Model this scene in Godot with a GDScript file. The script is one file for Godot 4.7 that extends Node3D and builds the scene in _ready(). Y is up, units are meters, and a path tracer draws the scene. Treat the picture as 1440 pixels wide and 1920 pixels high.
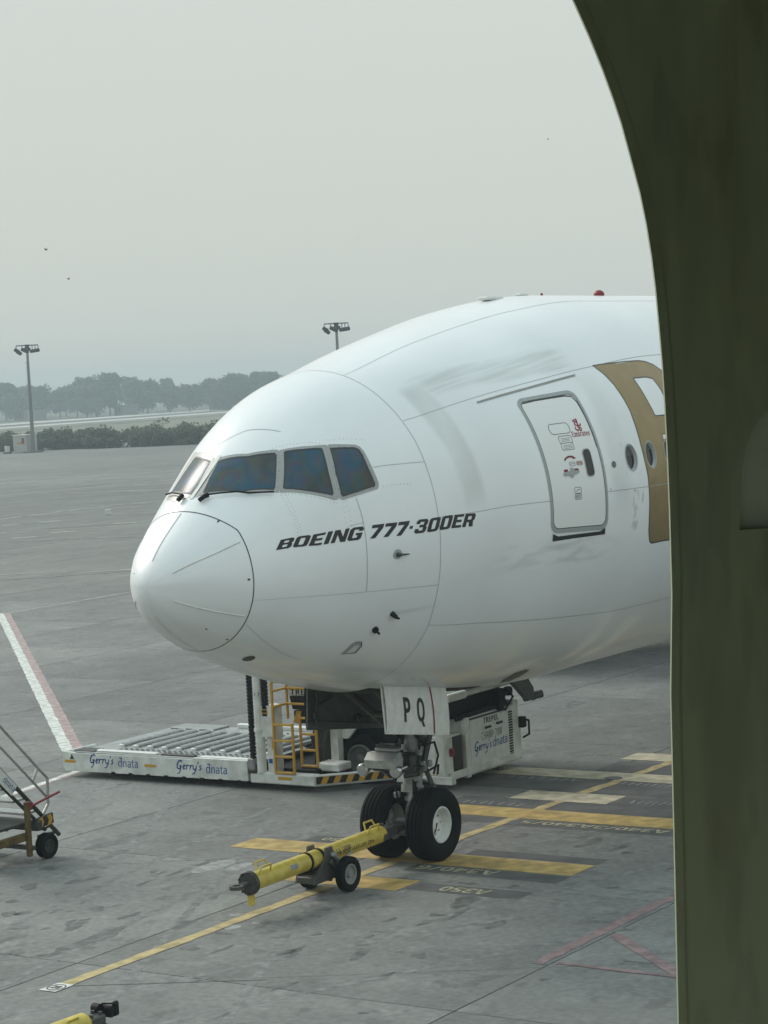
extends Node3D
# World axes: x runs aft along the airliner (nose wheel axle at x = 0), y up, z to the airliner's left. Metres.

var MT := {}
var names := {}
var part_count := {}
var rng := RandomNumberGenerator.new()
var tex := {}

# ---------------------------------------------------------------- mesh collecting
class MB:
	var v := PackedVector3Array()
	var n := PackedVector3Array()
	var uv := PackedVector2Array()
	var c := PackedColorArray()
	func tri(a: Vector3, b: Vector3, d: Vector3, na: Vector3, nb: Vector3, nd: Vector3, ua := Vector2.ZERO, ub := Vector2.ZERO, ud := Vector2.ZERO) -> void:
		if (d - a).cross(b - a).dot(na + nb + nd) < 0.0:
			v.append_array([a, d, b]); n.append_array([na, nd, nb]); uv.append_array([ua, ud, ub])
		else:
			v.append_array([a, b, d]); n.append_array([na, nb, nd]); uv.append_array([ua, ub, ud])
	func flat(a: Vector3, b: Vector3, d: Vector3, away: Vector3) -> void:
		var k := (d - a).cross(b - a).normalized()
		if k.dot((a + b + d) / 3.0 - away) < 0.0:
			k = -k
		tri(a, b, d, k, k, k)
	func quad(a: Vector3, b: Vector3, d: Vector3, e: Vector3, away: Vector3) -> void:
		flat(a, b, d, away); flat(a, d, e, away)
	func squad(a: Vector3, b: Vector3, d: Vector3, e: Vector3, na: Vector3, nb: Vector3, nd: Vector3, ne: Vector3) -> void:
		tri(a, b, d, na, nb, nd); tri(a, d, e, na, nd, ne)
	func box(o: Vector3, s: Vector3, bev := 0.0, b := Basis()) -> void:
		var h := s / 2.0
		bev = minf(bev, minf(h.x, minf(h.y, h.z)) * 0.9)
		if bev <= 0.0:
			for ax in 3:
				for sg in [-1.0, 1.0]:
					var p := []
					for q in [[-1, -1], [1, -1], [1, 1], [-1, 1]]:
						var w := Vector3.ZERO
						w[ax] = sg * h[ax]; w[(ax + 1) % 3] = q[0] * h[(ax + 1) % 3]; w[(ax + 2) % 3] = q[1] * h[(ax + 2) % 3]
						p.append(o + b * w)
					quad(p[0], p[1], p[2], p[3], o)
			return
		var at := func(ax: int, g: Vector3) -> Vector3:
			var w := Vector3(g.x * (h.x - bev), g.y * (h.y - bev), g.z * (h.z - bev))
			w[ax] = g[ax] * h[ax]
			return o + b * w
		for ax in 3:
			var u := (ax + 1) % 3
			var k := (ax + 2) % 3
			for sg in [-1.0, 1.0]:
				var p := []
				for q in [[-1, -1], [1, -1], [1, 1], [-1, 1]]:
					var g := Vector3.ZERO
					g[ax] = sg; g[u] = q[0]; g[k] = q[1]
					p.append(at.call(ax, g))
				quad(p[0], p[1], p[2], p[3], o)
			for s1 in [-1.0, 1.0]:
				for s2 in [-1.0, 1.0]:
					var g0 := Vector3.ZERO
					g0[u] = s1; g0[k] = s2; g0[ax] = -1.0
					var g1 := g0
					g1[ax] = 1.0
					quad(at.call(u, g0), at.call(u, g1), at.call(k, g1), at.call(k, g0), o)
		for sx in [-1.0, 1.0]:
			for sy in [-1.0, 1.0]:
				for sz in [-1.0, 1.0]:
					var g := Vector3(sx, sy, sz)
					flat(at.call(0, g), at.call(1, g), at.call(2, g), o)
	func lathe(o: Vector3, axis: Vector3, prof: Array, sides := 24, from := 0.0, to := TAU) -> void:
		var w := axis.normalized()
		var u := w.cross(Vector3(0.31, 0.9, 0.17)).normalized()
		var k := w.cross(u)
		for i in prof.size() - 1:
			var t0: float = prof[i][0]; var r0: float = prof[i][1]; var t1: float = prof[i + 1][0]; var r1: float = prof[i + 1][1]
			var nd := Vector2(t1 - t0, r1 - r0)
			if nd.length() < 1e-7:
				continue
			nd = Vector2(-nd.y, nd.x).normalized()
			for j in sides:
				var a0 := from + (to - from) * j / sides
				var a1 := from + (to - from) * (j + 1) / sides
				var d0 := u * cos(a0) + k * sin(a0)
				var d1 := u * cos(a1) + k * sin(a1)
				var n0 := w * nd.x + d0 * nd.y
				var n1 := w * nd.x + d1 * nd.y
				squad(o + w * t0 + d0 * r0, o + w * t0 + d1 * r0, o + w * t1 + d1 * r1, o + w * t1 + d0 * r1, n0, n1, n1, n0)
	func cyl(a: Vector3, b: Vector3, ra: float, rb := -1.0, sides := 14) -> void:
		if rb < 0.0:
			rb = ra
		var l := (b - a).length()
		lathe(a, b - a, [[0.0, 0.0], [0.0, ra], [l, rb], [l, 0.0]], sides)
	func tube(pts: Array, r: float, sides := 8) -> void:
		for i in pts.size() - 1:
			cyl(pts[i], pts[i + 1], r, r, sides)
			if i > 0:
				ball(pts[i], r * 1.0, 6)
	func ball(o: Vector3, r: float, k := 10) -> void:
		var p := []
		for i in k + 1:
			p.append([-r * cos(PI * i / k), r * sin(PI * i / k)])
		lathe(o, Vector3.UP, p, k * 2)
	func prism(poly: PackedVector2Array, xf: Transform3D, depth: float) -> void:
		var idx := Geometry2D.triangulate_polygon(poly)
		var nz := xf.basis.z.normalized()
		for i in range(0, idx.size(), 3):
			var q := [Vector3(poly[idx[i]].x, poly[idx[i]].y, 0), Vector3(poly[idx[i + 1]].x, poly[idx[i + 1]].y, 0), Vector3(poly[idx[i + 2]].x, poly[idx[i + 2]].y, 0)]
			tri(xf * q[0], xf * q[1], xf * q[2], -nz, -nz, -nz)
			var z := Vector3(0, 0, depth)
			tri(xf * (q[0] + z), xf * (q[1] + z), xf * (q[2] + z), nz, nz, nz)
		var ccw := 1.0 if Geometry2D.is_polygon_clockwise(poly) else -1.0
		for i in poly.size():
			var a := poly[i]
			var b := poly[(i + 1) % poly.size()]
			var e := (b - a).normalized()
			var k := (xf.basis * Vector3(-e.y * ccw, e.x * ccw, 0)).normalized()
			var z := Vector3(0, 0, depth)
			var A := Vector3(a.x, a.y, 0); var B := Vector3(b.x, b.y, 0)
			squad(xf * A, xf * B, xf * (B + z), xf * (A + z), k, k, k, k)
	# fill loops (even-odd, holes allowed) given in a flat parameter plane, laid on a surface by lay(Vector2) -> [point, normal]
	func fill(loops: Array, lay: Callable, du := 0.1, dv := 0.03) -> void:
		var ys := []
		for l in loops:
			for p in l:
				ys.append(p.y)
		ys.sort()
		var rows := []
		for y in ys:
			if rows.is_empty() or y - rows[-1] > 1e-5:
				if not rows.is_empty():
					var k := ceili((y - rows[-1]) / dv)
					var y0: float = rows[-1]
					for i in range(1, k):
						rows.append(lerpf(y0, y, float(i) / k))
				rows.append(y)
		for i in rows.size() - 1:
			var y0: float = rows[i]; var y1: float = rows[i + 1]; var ym := (y0 + y1) / 2.0
			var xs := []
			for l in loops:
				for j in l.size():
					var a: Vector2 = l[j]; var b: Vector2 = l[(j + 1) % l.size()]
					if (a.y <= ym) != (b.y <= ym):
						var s := (b.x - a.x) / (b.y - a.y)
						xs.append([a.x + s * (ym - a.y), a.x + s * (y0 - a.y), a.x + s * (y1 - a.y)])
			xs.sort_custom(func(p, q): return p[0] < q[0])
			for j in range(0, xs.size() - 1, 2):
				var wide := maxf(absf(xs[j + 1][1] - xs[j][1]), absf(xs[j + 1][2] - xs[j][2]))
				var k := maxi(1, ceili(wide / du))
				for q in k:
					var f0 := float(q) / k; var f1 := float(q + 1) / k
					var P := [Vector2(lerpf(xs[j][1], xs[j + 1][1], f0), y0), Vector2(lerpf(xs[j][1], xs[j + 1][1], f1), y0), Vector2(lerpf(xs[j][2], xs[j + 1][2], f1), y1), Vector2(lerpf(xs[j][2], xs[j + 1][2], f0), y1)]
					var R := P.map(lay)
					tri(R[0][0], R[1][0], R[2][0], R[0][1], R[1][1], R[2][1], P[0], P[1], P[2])
					tri(R[0][0], R[2][0], R[3][0], R[0][1], R[2][1], R[3][1], P[0], P[2], P[3])
	# a band of given width along a polyline in the parameter plane
	func band(pts: Array, w: float, lay: Callable, ratio := Vector2.ONE) -> void:
		for i in pts.size() - 1:
			var a0: Vector2 = pts[i]; var b0: Vector2 = pts[i + 1]
			var e := ((b0 - a0) / ratio).normalized()
			var k := Vector2(-e.y, e.x) * ratio * w / 2.0
			var o := e * ratio * w * 0.2
			a0 -= o; b0 += o
			var n := maxi(1, ceili(((b0 - a0) / ratio).length() / 0.07))
			for j in n:
				var a := a0.lerp(b0, float(j) / n); var b := a0.lerp(b0, float(j + 1) / n)
				var R := [a - k, b - k, b + k, a + k].map(lay)
				squad(R[0][0], R[1][0], R[2][0], R[3][0], R[0][1], R[1][1], R[2][1], R[3][1])
	func mesh() -> ArrayMesh:
		var a := []
		a.resize(Mesh.ARRAY_MAX)
		a[Mesh.ARRAY_VERTEX] = v; a[Mesh.ARRAY_NORMAL] = n; a[Mesh.ARRAY_TEX_UV] = uv
		if c.size() == v.size():
			a[Mesh.ARRAY_COLOR] = c
		var m := ArrayMesh.new()
		m.add_surface_from_arrays(Mesh.PRIMITIVE_TRIANGLES, a)
		return m

# ---------------------------------------------------------------- naming
func numbered(called: String) -> String:
	var k: int = names.get(called, 0)
	names[called] = k + 1
	return called if k == 0 else "%s_%03d" % [called, k]

func tag(o: Node3D, label: String, category: String, group := "", kind := "") -> Node3D:
	o.set_meta("label", label); o.set_meta("category", category)
	if group:
		o.set_meta("group", group)
	if kind:
		o.set_meta("kind", kind)
	return o

func thing(called: String, label: String, category: String, at := Vector3.ZERO, turn := 0.0, group := "") -> Node3D:
	var o := Node3D.new()
	o.name = numbered(called)
	add_child(o, true)
	o.position = at
	o.rotation.y = turn
	return tag(o, label, category, group)

func obj(called: String, m, material: Material, parent: Node = null) -> MeshInstance3D:
	var o := MeshInstance3D.new()
	o.name = called if parent else numbered(called)
	o.mesh = m.mesh() if m is MB else m
	o.material_override = null
	(o.mesh as ArrayMesh).surface_set_material(0, material)
	if parent:
		var key := "%d/%s" % [parent.get_instance_id(), called]
		var k: int = part_count.get(key, 0)
		part_count[key] = k + 1
		if k:
			o.name = "%s_%03d" % [called, k]
		parent.add_child(o, true)
	else:
		add_child(o, true)
	return o

# every separate piece of a mesh as an object of its own (pieces share no corner)
func obj_each(called: String, m: MB, material: Material, parent: Node) -> Node3D:
	var ids := {}
	var root: Array[int] = []
	var of := PackedInt32Array()
	var find := func(i: int) -> int:
		while root[i] != i:
			root[i] = root[root[i]]
			i = root[i]
		return i
	for p in m.v:
		var key := Vector3i((p * 20000.0).round())
		if not ids.has(key):
			ids[key] = root.size()
			root.append(root.size())
		of.append(ids[key])
	for i in range(0, of.size(), 3):
		var a: int = find.call(of[i])
		root[find.call(of[i + 1])] = a
		root[find.call(of[i + 2])] = a
	var bits := {}
	for i in range(0, of.size(), 3):
		var r: int = find.call(of[i])
		if not bits.has(r):
			bits[r] = MB.new()
		var b: MB = bits[r]
		for k in 3:
			b.v.append(m.v[i + k]); b.n.append(m.n[i + k]); b.uv.append(m.uv[i + k])
	var last: Node3D
	for r in bits:
		last = obj(called, bits[r], material, parent)
	return last

func struct(called: String, m, material: Material) -> MeshInstance3D:
	var o := obj(called, m, material)
	o.set_meta("kind", "structure")
	return o

func copy_of(o: Node3D, at: Vector3, turn: float, label: String, grow := Vector3.ONE) -> Node3D:
	var r: Node3D = o.duplicate()
	r.name = numbered(String(o.name).rstrip("0123456789_"))
	add_child(r, true)
	r.position = at
	r.rotation.y = turn
	r.scale = grow
	if label:
		r.set_meta("label", label)
	return r

# ---------------------------------------------------------------- materials
func lin(r: float, g: float, b: float) -> Color:
	return Color(r, g, b).linear_to_srgb()

func noise_tex(key: String, freq: float, lo: float, hi: float, octaves := 4, size := 512, seed_ := 1) -> NoiseTexture2D:
	if tex.has(key):
		return tex[key]
	var f := FastNoiseLite.new()
	f.seed = seed_
	f.frequency = freq
	f.fractal_octaves = octaves
	f.noise_type = FastNoiseLite.TYPE_SIMPLEX_SMOOTH
	var t := NoiseTexture2D.new()
	t.width = size; t.height = size
	t.seamless = true
	t.noise = f
	var g := Gradient.new()
	g.offsets = PackedFloat32Array([0.15, 0.85])
	g.colors = PackedColorArray([Color(lo, lo, lo), Color(hi, hi, hi)])
	t.color_ramp = g
	tex[key] = t
	return t

func mat(called: String, c: Color, rough: float, metal := 0.0, wear: Texture2D = null, per_m := 1.0) -> StandardMaterial3D:
	var m := StandardMaterial3D.new()
	m.resource_name = called
	m.albedo_color = c
	m.roughness = rough
	m.metallic = metal
	if wear:
		m.albedo_texture = wear
		m.uv1_triplanar = true
		m.uv1_world_triplanar = true
		m.uv1_scale = Vector3.ONE * per_m
	MT[called] = m
	return m

func grey_image(key: String, f: Callable, size: int) -> ImageTexture:
	var im := Image.create_empty(size, size, false, Image.FORMAT_RGB8)
	for y in size:
		for x in size:
			im.set_pixel(x, y, f.call(x, y))
	var t := ImageTexture.create_from_image(im)
	tex[key] = t
	return t

func seamless(freq: float, octaves: int, size: int, sd: int, kind := FastNoiseLite.TYPE_SIMPLEX_SMOOTH) -> Image:
	var f := FastNoiseLite.new()
	f.seed = sd; f.frequency = freq; f.fractal_octaves = octaves; f.noise_type = kind
	return f.get_seamless_image(size, size)

func make_materials() -> void:
	var worn := noise_tex("worn", 0.012, 0.93, 1.0, 5)
	var dirty := noise_tex("dirty", 0.01, 0.84, 1.0, 6, 512, 7)
	var blotch := noise_tex("blotch", 0.01, 0.72, 1.0, 3, 512, 9)
	mat("white", lin(0.66, 0.68, 0.65), 0.4, 0.0, worn, 0.7)
	mat("loader_white", lin(0.68, 0.7, 0.66), 0.5, 0.0, dirty, 0.45)
	mat("gate_white", lin(0.72, 0.73, 0.7), 0.35, 0.0, worn, 0.8)
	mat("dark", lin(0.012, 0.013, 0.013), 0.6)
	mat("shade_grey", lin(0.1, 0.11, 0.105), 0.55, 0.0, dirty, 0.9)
	mat("black", lin(0.012, 0.012, 0.013), 0.6)
	mat("rubber", lin(0.011, 0.0118, 0.0122), 0.8, 0.0, dirty, 1.3)
	(MT["rubber"] as StandardMaterial3D).metallic_specular = 0.2
	(MT["dark"] as StandardMaterial3D).metallic_specular = 0.2
	(MT["black"] as StandardMaterial3D).metallic_specular = 0.3
	mat("steel", lin(0.46, 0.475, 0.465), 0.4, 0.5, dirty, 1.1)
	mat("deck_steel", lin(0.34, 0.36, 0.355), 0.5, 0.2, dirty, 0.6)
	mat("gear_grey", lin(0.3, 0.315, 0.31), 0.42, 0.2, dirty, 1.5)
	mat("dark_steel", lin(0.07, 0.072, 0.068), 0.5, 0.5, dirty, 1.2)
	mat("gun", lin(0.1, 0.102, 0.095), 0.48, 0.4, dirty, 1.2)
	mat("rim_white", lin(0.7, 0.72, 0.7), 0.4, 0.0, worn, 2.0)
	mat("chrome", lin(0.55, 0.56, 0.55), 0.18, 0.9)
	mat("yellow", lin(0.63, 0.5, 0.085), 0.38, 0.0, dirty, 0.8)
	mat("orange", lin(0.53, 0.3, 0.035), 0.5, 0.0, worn, 1.0)
	mat("reflector", lin(0.5, 0.27, 0.02), 0.35)
	mat("red", lin(0.2, 0.012, 0.022), 0.5)
	mat("print_black", lin(0.008, 0.009, 0.01), 0.35)
	mat("print_blue", lin(0.008, 0.07, 0.28), 0.45)
	mat("print_grey", lin(0.12, 0.13, 0.13), 0.45)
	mat("print_red", lin(0.26, 0.012, 0.03), 0.45)
	mat("seam", lin(0.34, 0.36, 0.365), 0.5)
	mat("seam_dark", lin(0.035, 0.037, 0.04), 0.5)
	mat("frame_grey", lin(0.36, 0.365, 0.35), 0.35, 0.25, worn, 3.0)
	mat("door_frame", lin(0.36, 0.39, 0.39), 0.4, 0.1, worn, 2.0)
	mat("gold", lin(0.3, 0.22, 0.1), 0.3, 0.35, worn, 0.5)
	mat("pane_dark", lin(0.02, 0.024, 0.022), 0.06)
	mat("reveal", lin(0.42, 0.44, 0.43), 0.5)
	var pf := seamless(0.008, 4, 512, 61)
	var pg := seamless(0.03, 3, 512, 62)
	var pm := mat("plaster", lin(0.47, 0.53, 0.36), 0.55)
	pm.albedo_texture = grey_image("plaster", func(x, y):
		var st := pf.get_pixel(x * 2 % 512, int(y * 0.5)).r        # long upright streaks
		var v := 0.9 + 0.1 * smoothstep(0.25, 0.75, st) - 0.05 * smoothstep(0.62, 0.75, pg.get_pixel(x, int(y * 0.4)).r) + 0.03 * (pg.get_pixel(y, x).r - 0.5)
		var w := pf.get_pixel(y, x).r
		return Color(v * lerpf(0.97, 1.02, w), v, v * lerpf(1.02, 0.97, w)), 512)
	pm.uv1_scale = Vector3(0.9, 0.5, 1)
	mat("reflection_pale", lin(0.64, 0.7, 0.55), 0.4, 0.0, noise_tex("plaster2", 0.008, 0.85, 1.0, 3, 512, 22), 1.0)  # paleness paints the brightness of the reflected arch
	mat("plaster_shade", lin(0.38, 0.43, 0.29), 0.7)  # darker plaster tone that paints the groove's shade
	mat("room", lin(0.42, 0.42, 0.33), 0.8)
	mat("room_dim", lin(0.12, 0.12, 0.1), 0.9)  # unseen ceiling made dark to keep the wall's top dim
	mat("room_floor", lin(0.6, 0.6, 0.52), 0.5)  # unseen floor made pale to bounce light up the front wall
	# concrete: mottling, grain, crisp dark stains and pale scuffs
	var A := seamless(0.005, 7, 1024, 3)
	var B := seamless(0.09, 3, 1024, 4)
	var C := seamless(0.014, 5, 1024, 5)
	var D := seamless(0.016, 4, 1024, 6)
	grey_image("concrete", func(x, y):
		var a := A.get_pixel(x, y).r
		var v := 0.76 + 0.15 * a + 0.17 * (B.get_pixel(x, y).r - 0.5)
		var s := C.get_pixel(x, y).r
		v *= lerpf(1.0, 0.86, smoothstep(0.74, 0.79, s) * 0.8)
		v *= lerpf(1.0, 0.93, smoothstep(0.36, 0.2, s))
		v *= lerpf(1.0, 1.07, smoothstep(0.6, 0.85, D.get_pixel(x, y).r))
		return Color(v, v, v * 0.99), 1024)
	var far := noise_tex("far", 0.004, 0.86, 1.0, 3, 512, 31)
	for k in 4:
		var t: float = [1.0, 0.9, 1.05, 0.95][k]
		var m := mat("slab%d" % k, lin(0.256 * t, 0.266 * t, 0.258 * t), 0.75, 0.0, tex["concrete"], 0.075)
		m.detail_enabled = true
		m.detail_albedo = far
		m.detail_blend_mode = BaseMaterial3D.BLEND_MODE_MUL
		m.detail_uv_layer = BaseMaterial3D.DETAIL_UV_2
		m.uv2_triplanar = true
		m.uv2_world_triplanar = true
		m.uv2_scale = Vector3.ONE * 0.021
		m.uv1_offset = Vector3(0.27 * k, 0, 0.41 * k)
	var asp: StandardMaterial3D = MT["slab0"].duplicate()
	asp.resource_name = "asphalt"
	asp.albedo_color = lin(0.25, 0.262, 0.248)
	asp.uv1_scale = Vector3(0.012, 0.012, 0.03)
	asp.uv2_scale = Vector3.ONE * 0.004
	MT["asphalt"] = asp
	mat("joint", lin(0.025, 0.026, 0.025), 0.9)
	var old := noise_tex("oldpaint", 0.012, 0.78, 1.0, 6, 512, 41)
	mat("line_yellow", lin(0.52, 0.42, 0.2), 0.7, 0.0, old, 0.5)
	mat("bar_yellow", lin(0.5, 0.36, 0.12), 0.7, 0.0, old, 0.4)
	mat("bar_pale", lin(0.56, 0.52, 0.38), 0.7, 0.0, old, 0.4)
	mat("line_white", lin(0.68, 0.7, 0.66), 0.7, 0.0, old, 0.6)
	mat("line_pink", lin(0.42, 0.32, 0.31), 0.75, 0.0, old, 0.6)
	mat("line_red", lin(0.29, 0.2, 0.2), 0.75, 0.0, old, 0.5)
	mat("line_thin", lin(0.42, 0.43, 0.38), 0.75, 0.0, old, 0.3)
	mat("blackout", lin(0.095, 0.1, 0.1), 0.8, 0.0, noise_tex("bo", 0.01, 0.8, 1.0, 6, 512, 43), 0.3)
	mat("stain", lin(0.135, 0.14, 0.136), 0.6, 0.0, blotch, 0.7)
	mat("ground_print", lin(0.42, 0.4, 0.28), 0.75, 0.0, old, 0.8)
	mat("grass", lin(0.12, 0.125, 0.085), 0.95, 0.0, noise_tex("grass", 0.02, 0.7, 1.0, 5, 512, 51), 0.01)
	mat("runway", lin(0.46, 0.47, 0.44), 0.9)
	mat("taxi_soil", lin(0.15, 0.15, 0.105), 0.95)
	mat("bark", lin(0.07, 0.055, 0.04), 0.9)
	for k in 3:
		var leaf := mat("leaf%d" % k, [lin(0.045, 0.065, 0.032), lin(0.038, 0.06, 0.032), lin(0.06, 0.075, 0.035)][k], 0.8)
		leaf.backlight_enabled = true
		leaf.backlight = lin(0.03, 0.04, 0.015)
	mat("wall_pale", lin(0.42, 0.43, 0.4), 0.9)
	mat("hut_wall", lin(0.16, 0.165, 0.15), 0.9)
	mat("mast", lin(0.17, 0.18, 0.18), 0.6, 0.3)

# ---------------------------------------------------------------- the fuselage's shape
const NOSE := -5.81
const ST := [0.0, 0.1, 0.3, 0.7, 1.2, 1.8, 2.5, 3.3, 4.2, 5.2, 6.5, 8.0, 10.0]
const CURVES := [
	[4.668, 4.938, 5.175, 5.503, 5.882, 6.357, 6.841, 7.202, 7.422, 7.67, 7.941, 8.219, 8.404],
	[4.668, 4.368, 4.15, 3.887, 3.641, 3.399, 3.159, 2.934, 2.728, 2.585, 2.41, 2.305, 2.312],
	[0.0, 0.298, 0.518, 0.8, 1.076, 1.323, 1.617, 1.891, 2.118, 2.35, 2.709, 2.999, 3.098],
	[4.668, 4.684, 4.689, 4.673, 4.677, 4.714, 4.776, 4.851, 4.948, 5.082, 5.223, 5.328, 5.361]]
var slopes := []

func prepare_curves() -> void:
	for c in CURVES:
		var d := []
		d.resize(13)
		for i in range(1, 12):
			var h0 := sqrt(ST[i]) - sqrt(ST[i - 1]); var h1 := sqrt(ST[i + 1]) - sqrt(ST[i])
			d[i] = ((c[i] - c[i - 1]) / h0 * h1 + (c[i + 1] - c[i]) / h1 * h0) / (h0 + h1)
		d[0] = 1.5 * (c[1] - c[0]) / sqrt(ST[1]) - 0.5 * d[1]
		d[12] = 0.0
		slopes.append(d)

func curve(k: int, x: float) -> float:
	var s := sqrt(clampf(x - NOSE, 0.0, 10.0))
	var i := 0
	while i < 11 and s > sqrt(ST[i + 1]):
		i += 1
	var t0 := sqrt(ST[i]); var h := sqrt(ST[i + 1]) - t0; var u := (s - t0) / h
	var c: Array = CURVES[k]; var d: Array = slopes[k]
	return c[i] * (1 + 2 * u) * (1 - u) * (1 - u) + d[i] * h * u * (1 - u) * (1 - u) + c[i + 1] * u * u * (3 - 2 * u) + d[i + 1] * h * u * u * (u - 1)

func ring(x: float) -> Array:
	return [curve(0, x), curve(1, x), curve(2, x), curve(3, x)]

func on_ring(r: Array, x: float, th: float) -> Vector3:
	var c := cos(th)
	var hy: float = r[0] - r[3] if c > 0.0 else r[3] - r[1]
	return Vector3(x, r[3] + hy * c, r[2] * sin(th))

func skin(x: float, th: float) -> Vector3:
	return on_ring(ring(x), x, th)

func skin_normal(x: float, th: float) -> Vector3:
	var from_tip := x - NOSE
	x = maxf(x, NOSE + 0.003)
	var e := minf(0.01, 0.5 * (x - NOSE))
	var a := skin(x + e, th) - skin(x - e, th)
	var b := skin(x, th + 0.01) - skin(x, th - 0.01)
	var k := a.cross(b).normalized()
	var o := Vector3(0.2 * a.x, cos(th), sin(th))
	if k.dot(o) < 0.0:
		k = -k
	if from_tip < 0.003:
		k = Vector3.LEFT.lerp(k, sqrt(maxf(from_tip, 0.0) / 0.003)).normalized()
	return k

func lay_skin(off: float) -> Callable:
	return func(p: Vector2) -> Array:
		var k := skin_normal(p.x, p.y)
		return [skin(p.x, p.y) + k * off, k]

func pts(flat_list: Array) -> PackedVector2Array:
	var r := PackedVector2Array()
	for i in range(0, flat_list.size(), 2):
		r.append(Vector2(flat_list[i], flat_list[i + 1]))
	return r

func smooth_loop(p: PackedVector2Array, times := 1) -> PackedVector2Array:
	for t in times:
		var r := PackedVector2Array()
		for i in p.size():
			var a := p[i]; var b := p[(i + 1) % p.size()]
			r.append(a.lerp(b, 0.22)); r.append(a.lerp(b, 0.78))
		p = r
	return p

func shrink(p: PackedVector2Array, d: Vector2) -> PackedVector2Array:
	var mid := Vector2.ZERO
	for q in p:
		mid += q / p.size()
	var r := PackedVector2Array()
	for q in p:
		var e := q - mid
		var s := Vector2(absf(e.x), absf(e.y)).normalized()
		r.append(q - Vector2(signf(e.x) * d.x * s.x, signf(e.y) * d.y * s.y) * 1.2)
	return r

func outline_of(p: PackedVector2Array, w: float, m: MB, lay: Callable, ratio := Vector2.ONE) -> void:
	var l := Array(p)
	l.append(p[0])
	m.band(l, w, lay, ratio)

func ellipse(o: Vector2, r: Vector2, k := 24) -> PackedVector2Array:
	var p := PackedVector2Array()
	for i in k:
		p.append(o + Vector2(cos(TAU * i / k) * r.x, sin(TAU * i / k) * r.y))
	return p

func rounded(o: Vector2, h: Vector2, r: float, k := 5) -> PackedVector2Array:
	var p := PackedVector2Array()
	for c in 4:
		var s: Vector2 = [Vector2(1, 1), Vector2(-1, 1), Vector2(-1, -1), Vector2(1, -1)][c]
		for i in k + 1:
			var a := PI / 2 * (c + float(i) / k)
			p.append(o + Vector2(s.x * (h.x - r), s.y * (h.y - r)) + Vector2(cos(a), sin(a)) * r)
	return p

# ---------------------------------------------------------------- lettering
var fonts := {}
func glyphs(s: String, face: String, weight: int) -> Array:
	var key := face + str(weight)
	if not fonts.has(key):
		var f := SystemFont.new()
		f.font_names = PackedStringArray([face])
		f.font_weight = weight
		fonts[key] = f
	var t := TextMesh.new()
	t.font = fonts[key]
	t.font_size = 64
	t.pixel_size = 1.0 / 64.0
	t.depth = 0.02
	t.curve_step = 1.5
	t.text = s
	var a := t.get_mesh_arrays()
	var out := []
	var V: PackedVector3Array = a[Mesh.ARRAY_VERTEX]
	var N: PackedVector3Array = a[Mesh.ARRAY_NORMAL]
	var I = a[Mesh.ARRAY_INDEX]
	var idx: PackedInt32Array = I if I != null else PackedInt32Array(range(V.size()))
	for i in range(0, idx.size(), 3):
		if N[idx[i]].z > 0.7 and N[idx[i + 1]].z > 0.7:
			out.append([Vector2(V[idx[i]].x, V[idx[i]].y), Vector2(V[idx[i + 1]].x, V[idx[i + 1]].y), Vector2(V[idx[i + 2]].x, V[idx[i + 2]].y)])
	return out

# text stretched to fill width x height about a point, laid by lay(Vector2 in metres)
func write_text(m: MB, s: String, width: float, height: float, lay: Callable, face := "Droid Sans", weight := 400, slant := 0.0, mid := Vector2.ZERO) -> void:
	var g := glyphs(s, face, weight)
	var lo := Vector2(99, 99); var hi := Vector2(-99, -99)
	for t in g:
		for p in t:
			lo = lo.min(p); hi = hi.max(p)
	var sz := hi - lo
	for t in g:
		var R := []
		for p in t:
			var q: Vector2 = (p - lo) / sz - Vector2(0.5, 0.5)
			R.append(lay.call(mid + Vector2(q.x * width + q.y * height * slant, q.y * height)))
		m.tri(R[0][0], R[1][0], R[2][0], R[0][1], R[1][1], R[2][1])

func lay_plane(o: Vector3, right: Vector3, up: Vector3) -> Callable:
	var k := right.cross(up).normalized()
	return func(p: Vector2) -> Array:
		return [o + right * p.x + up * p.y, k]

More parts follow.
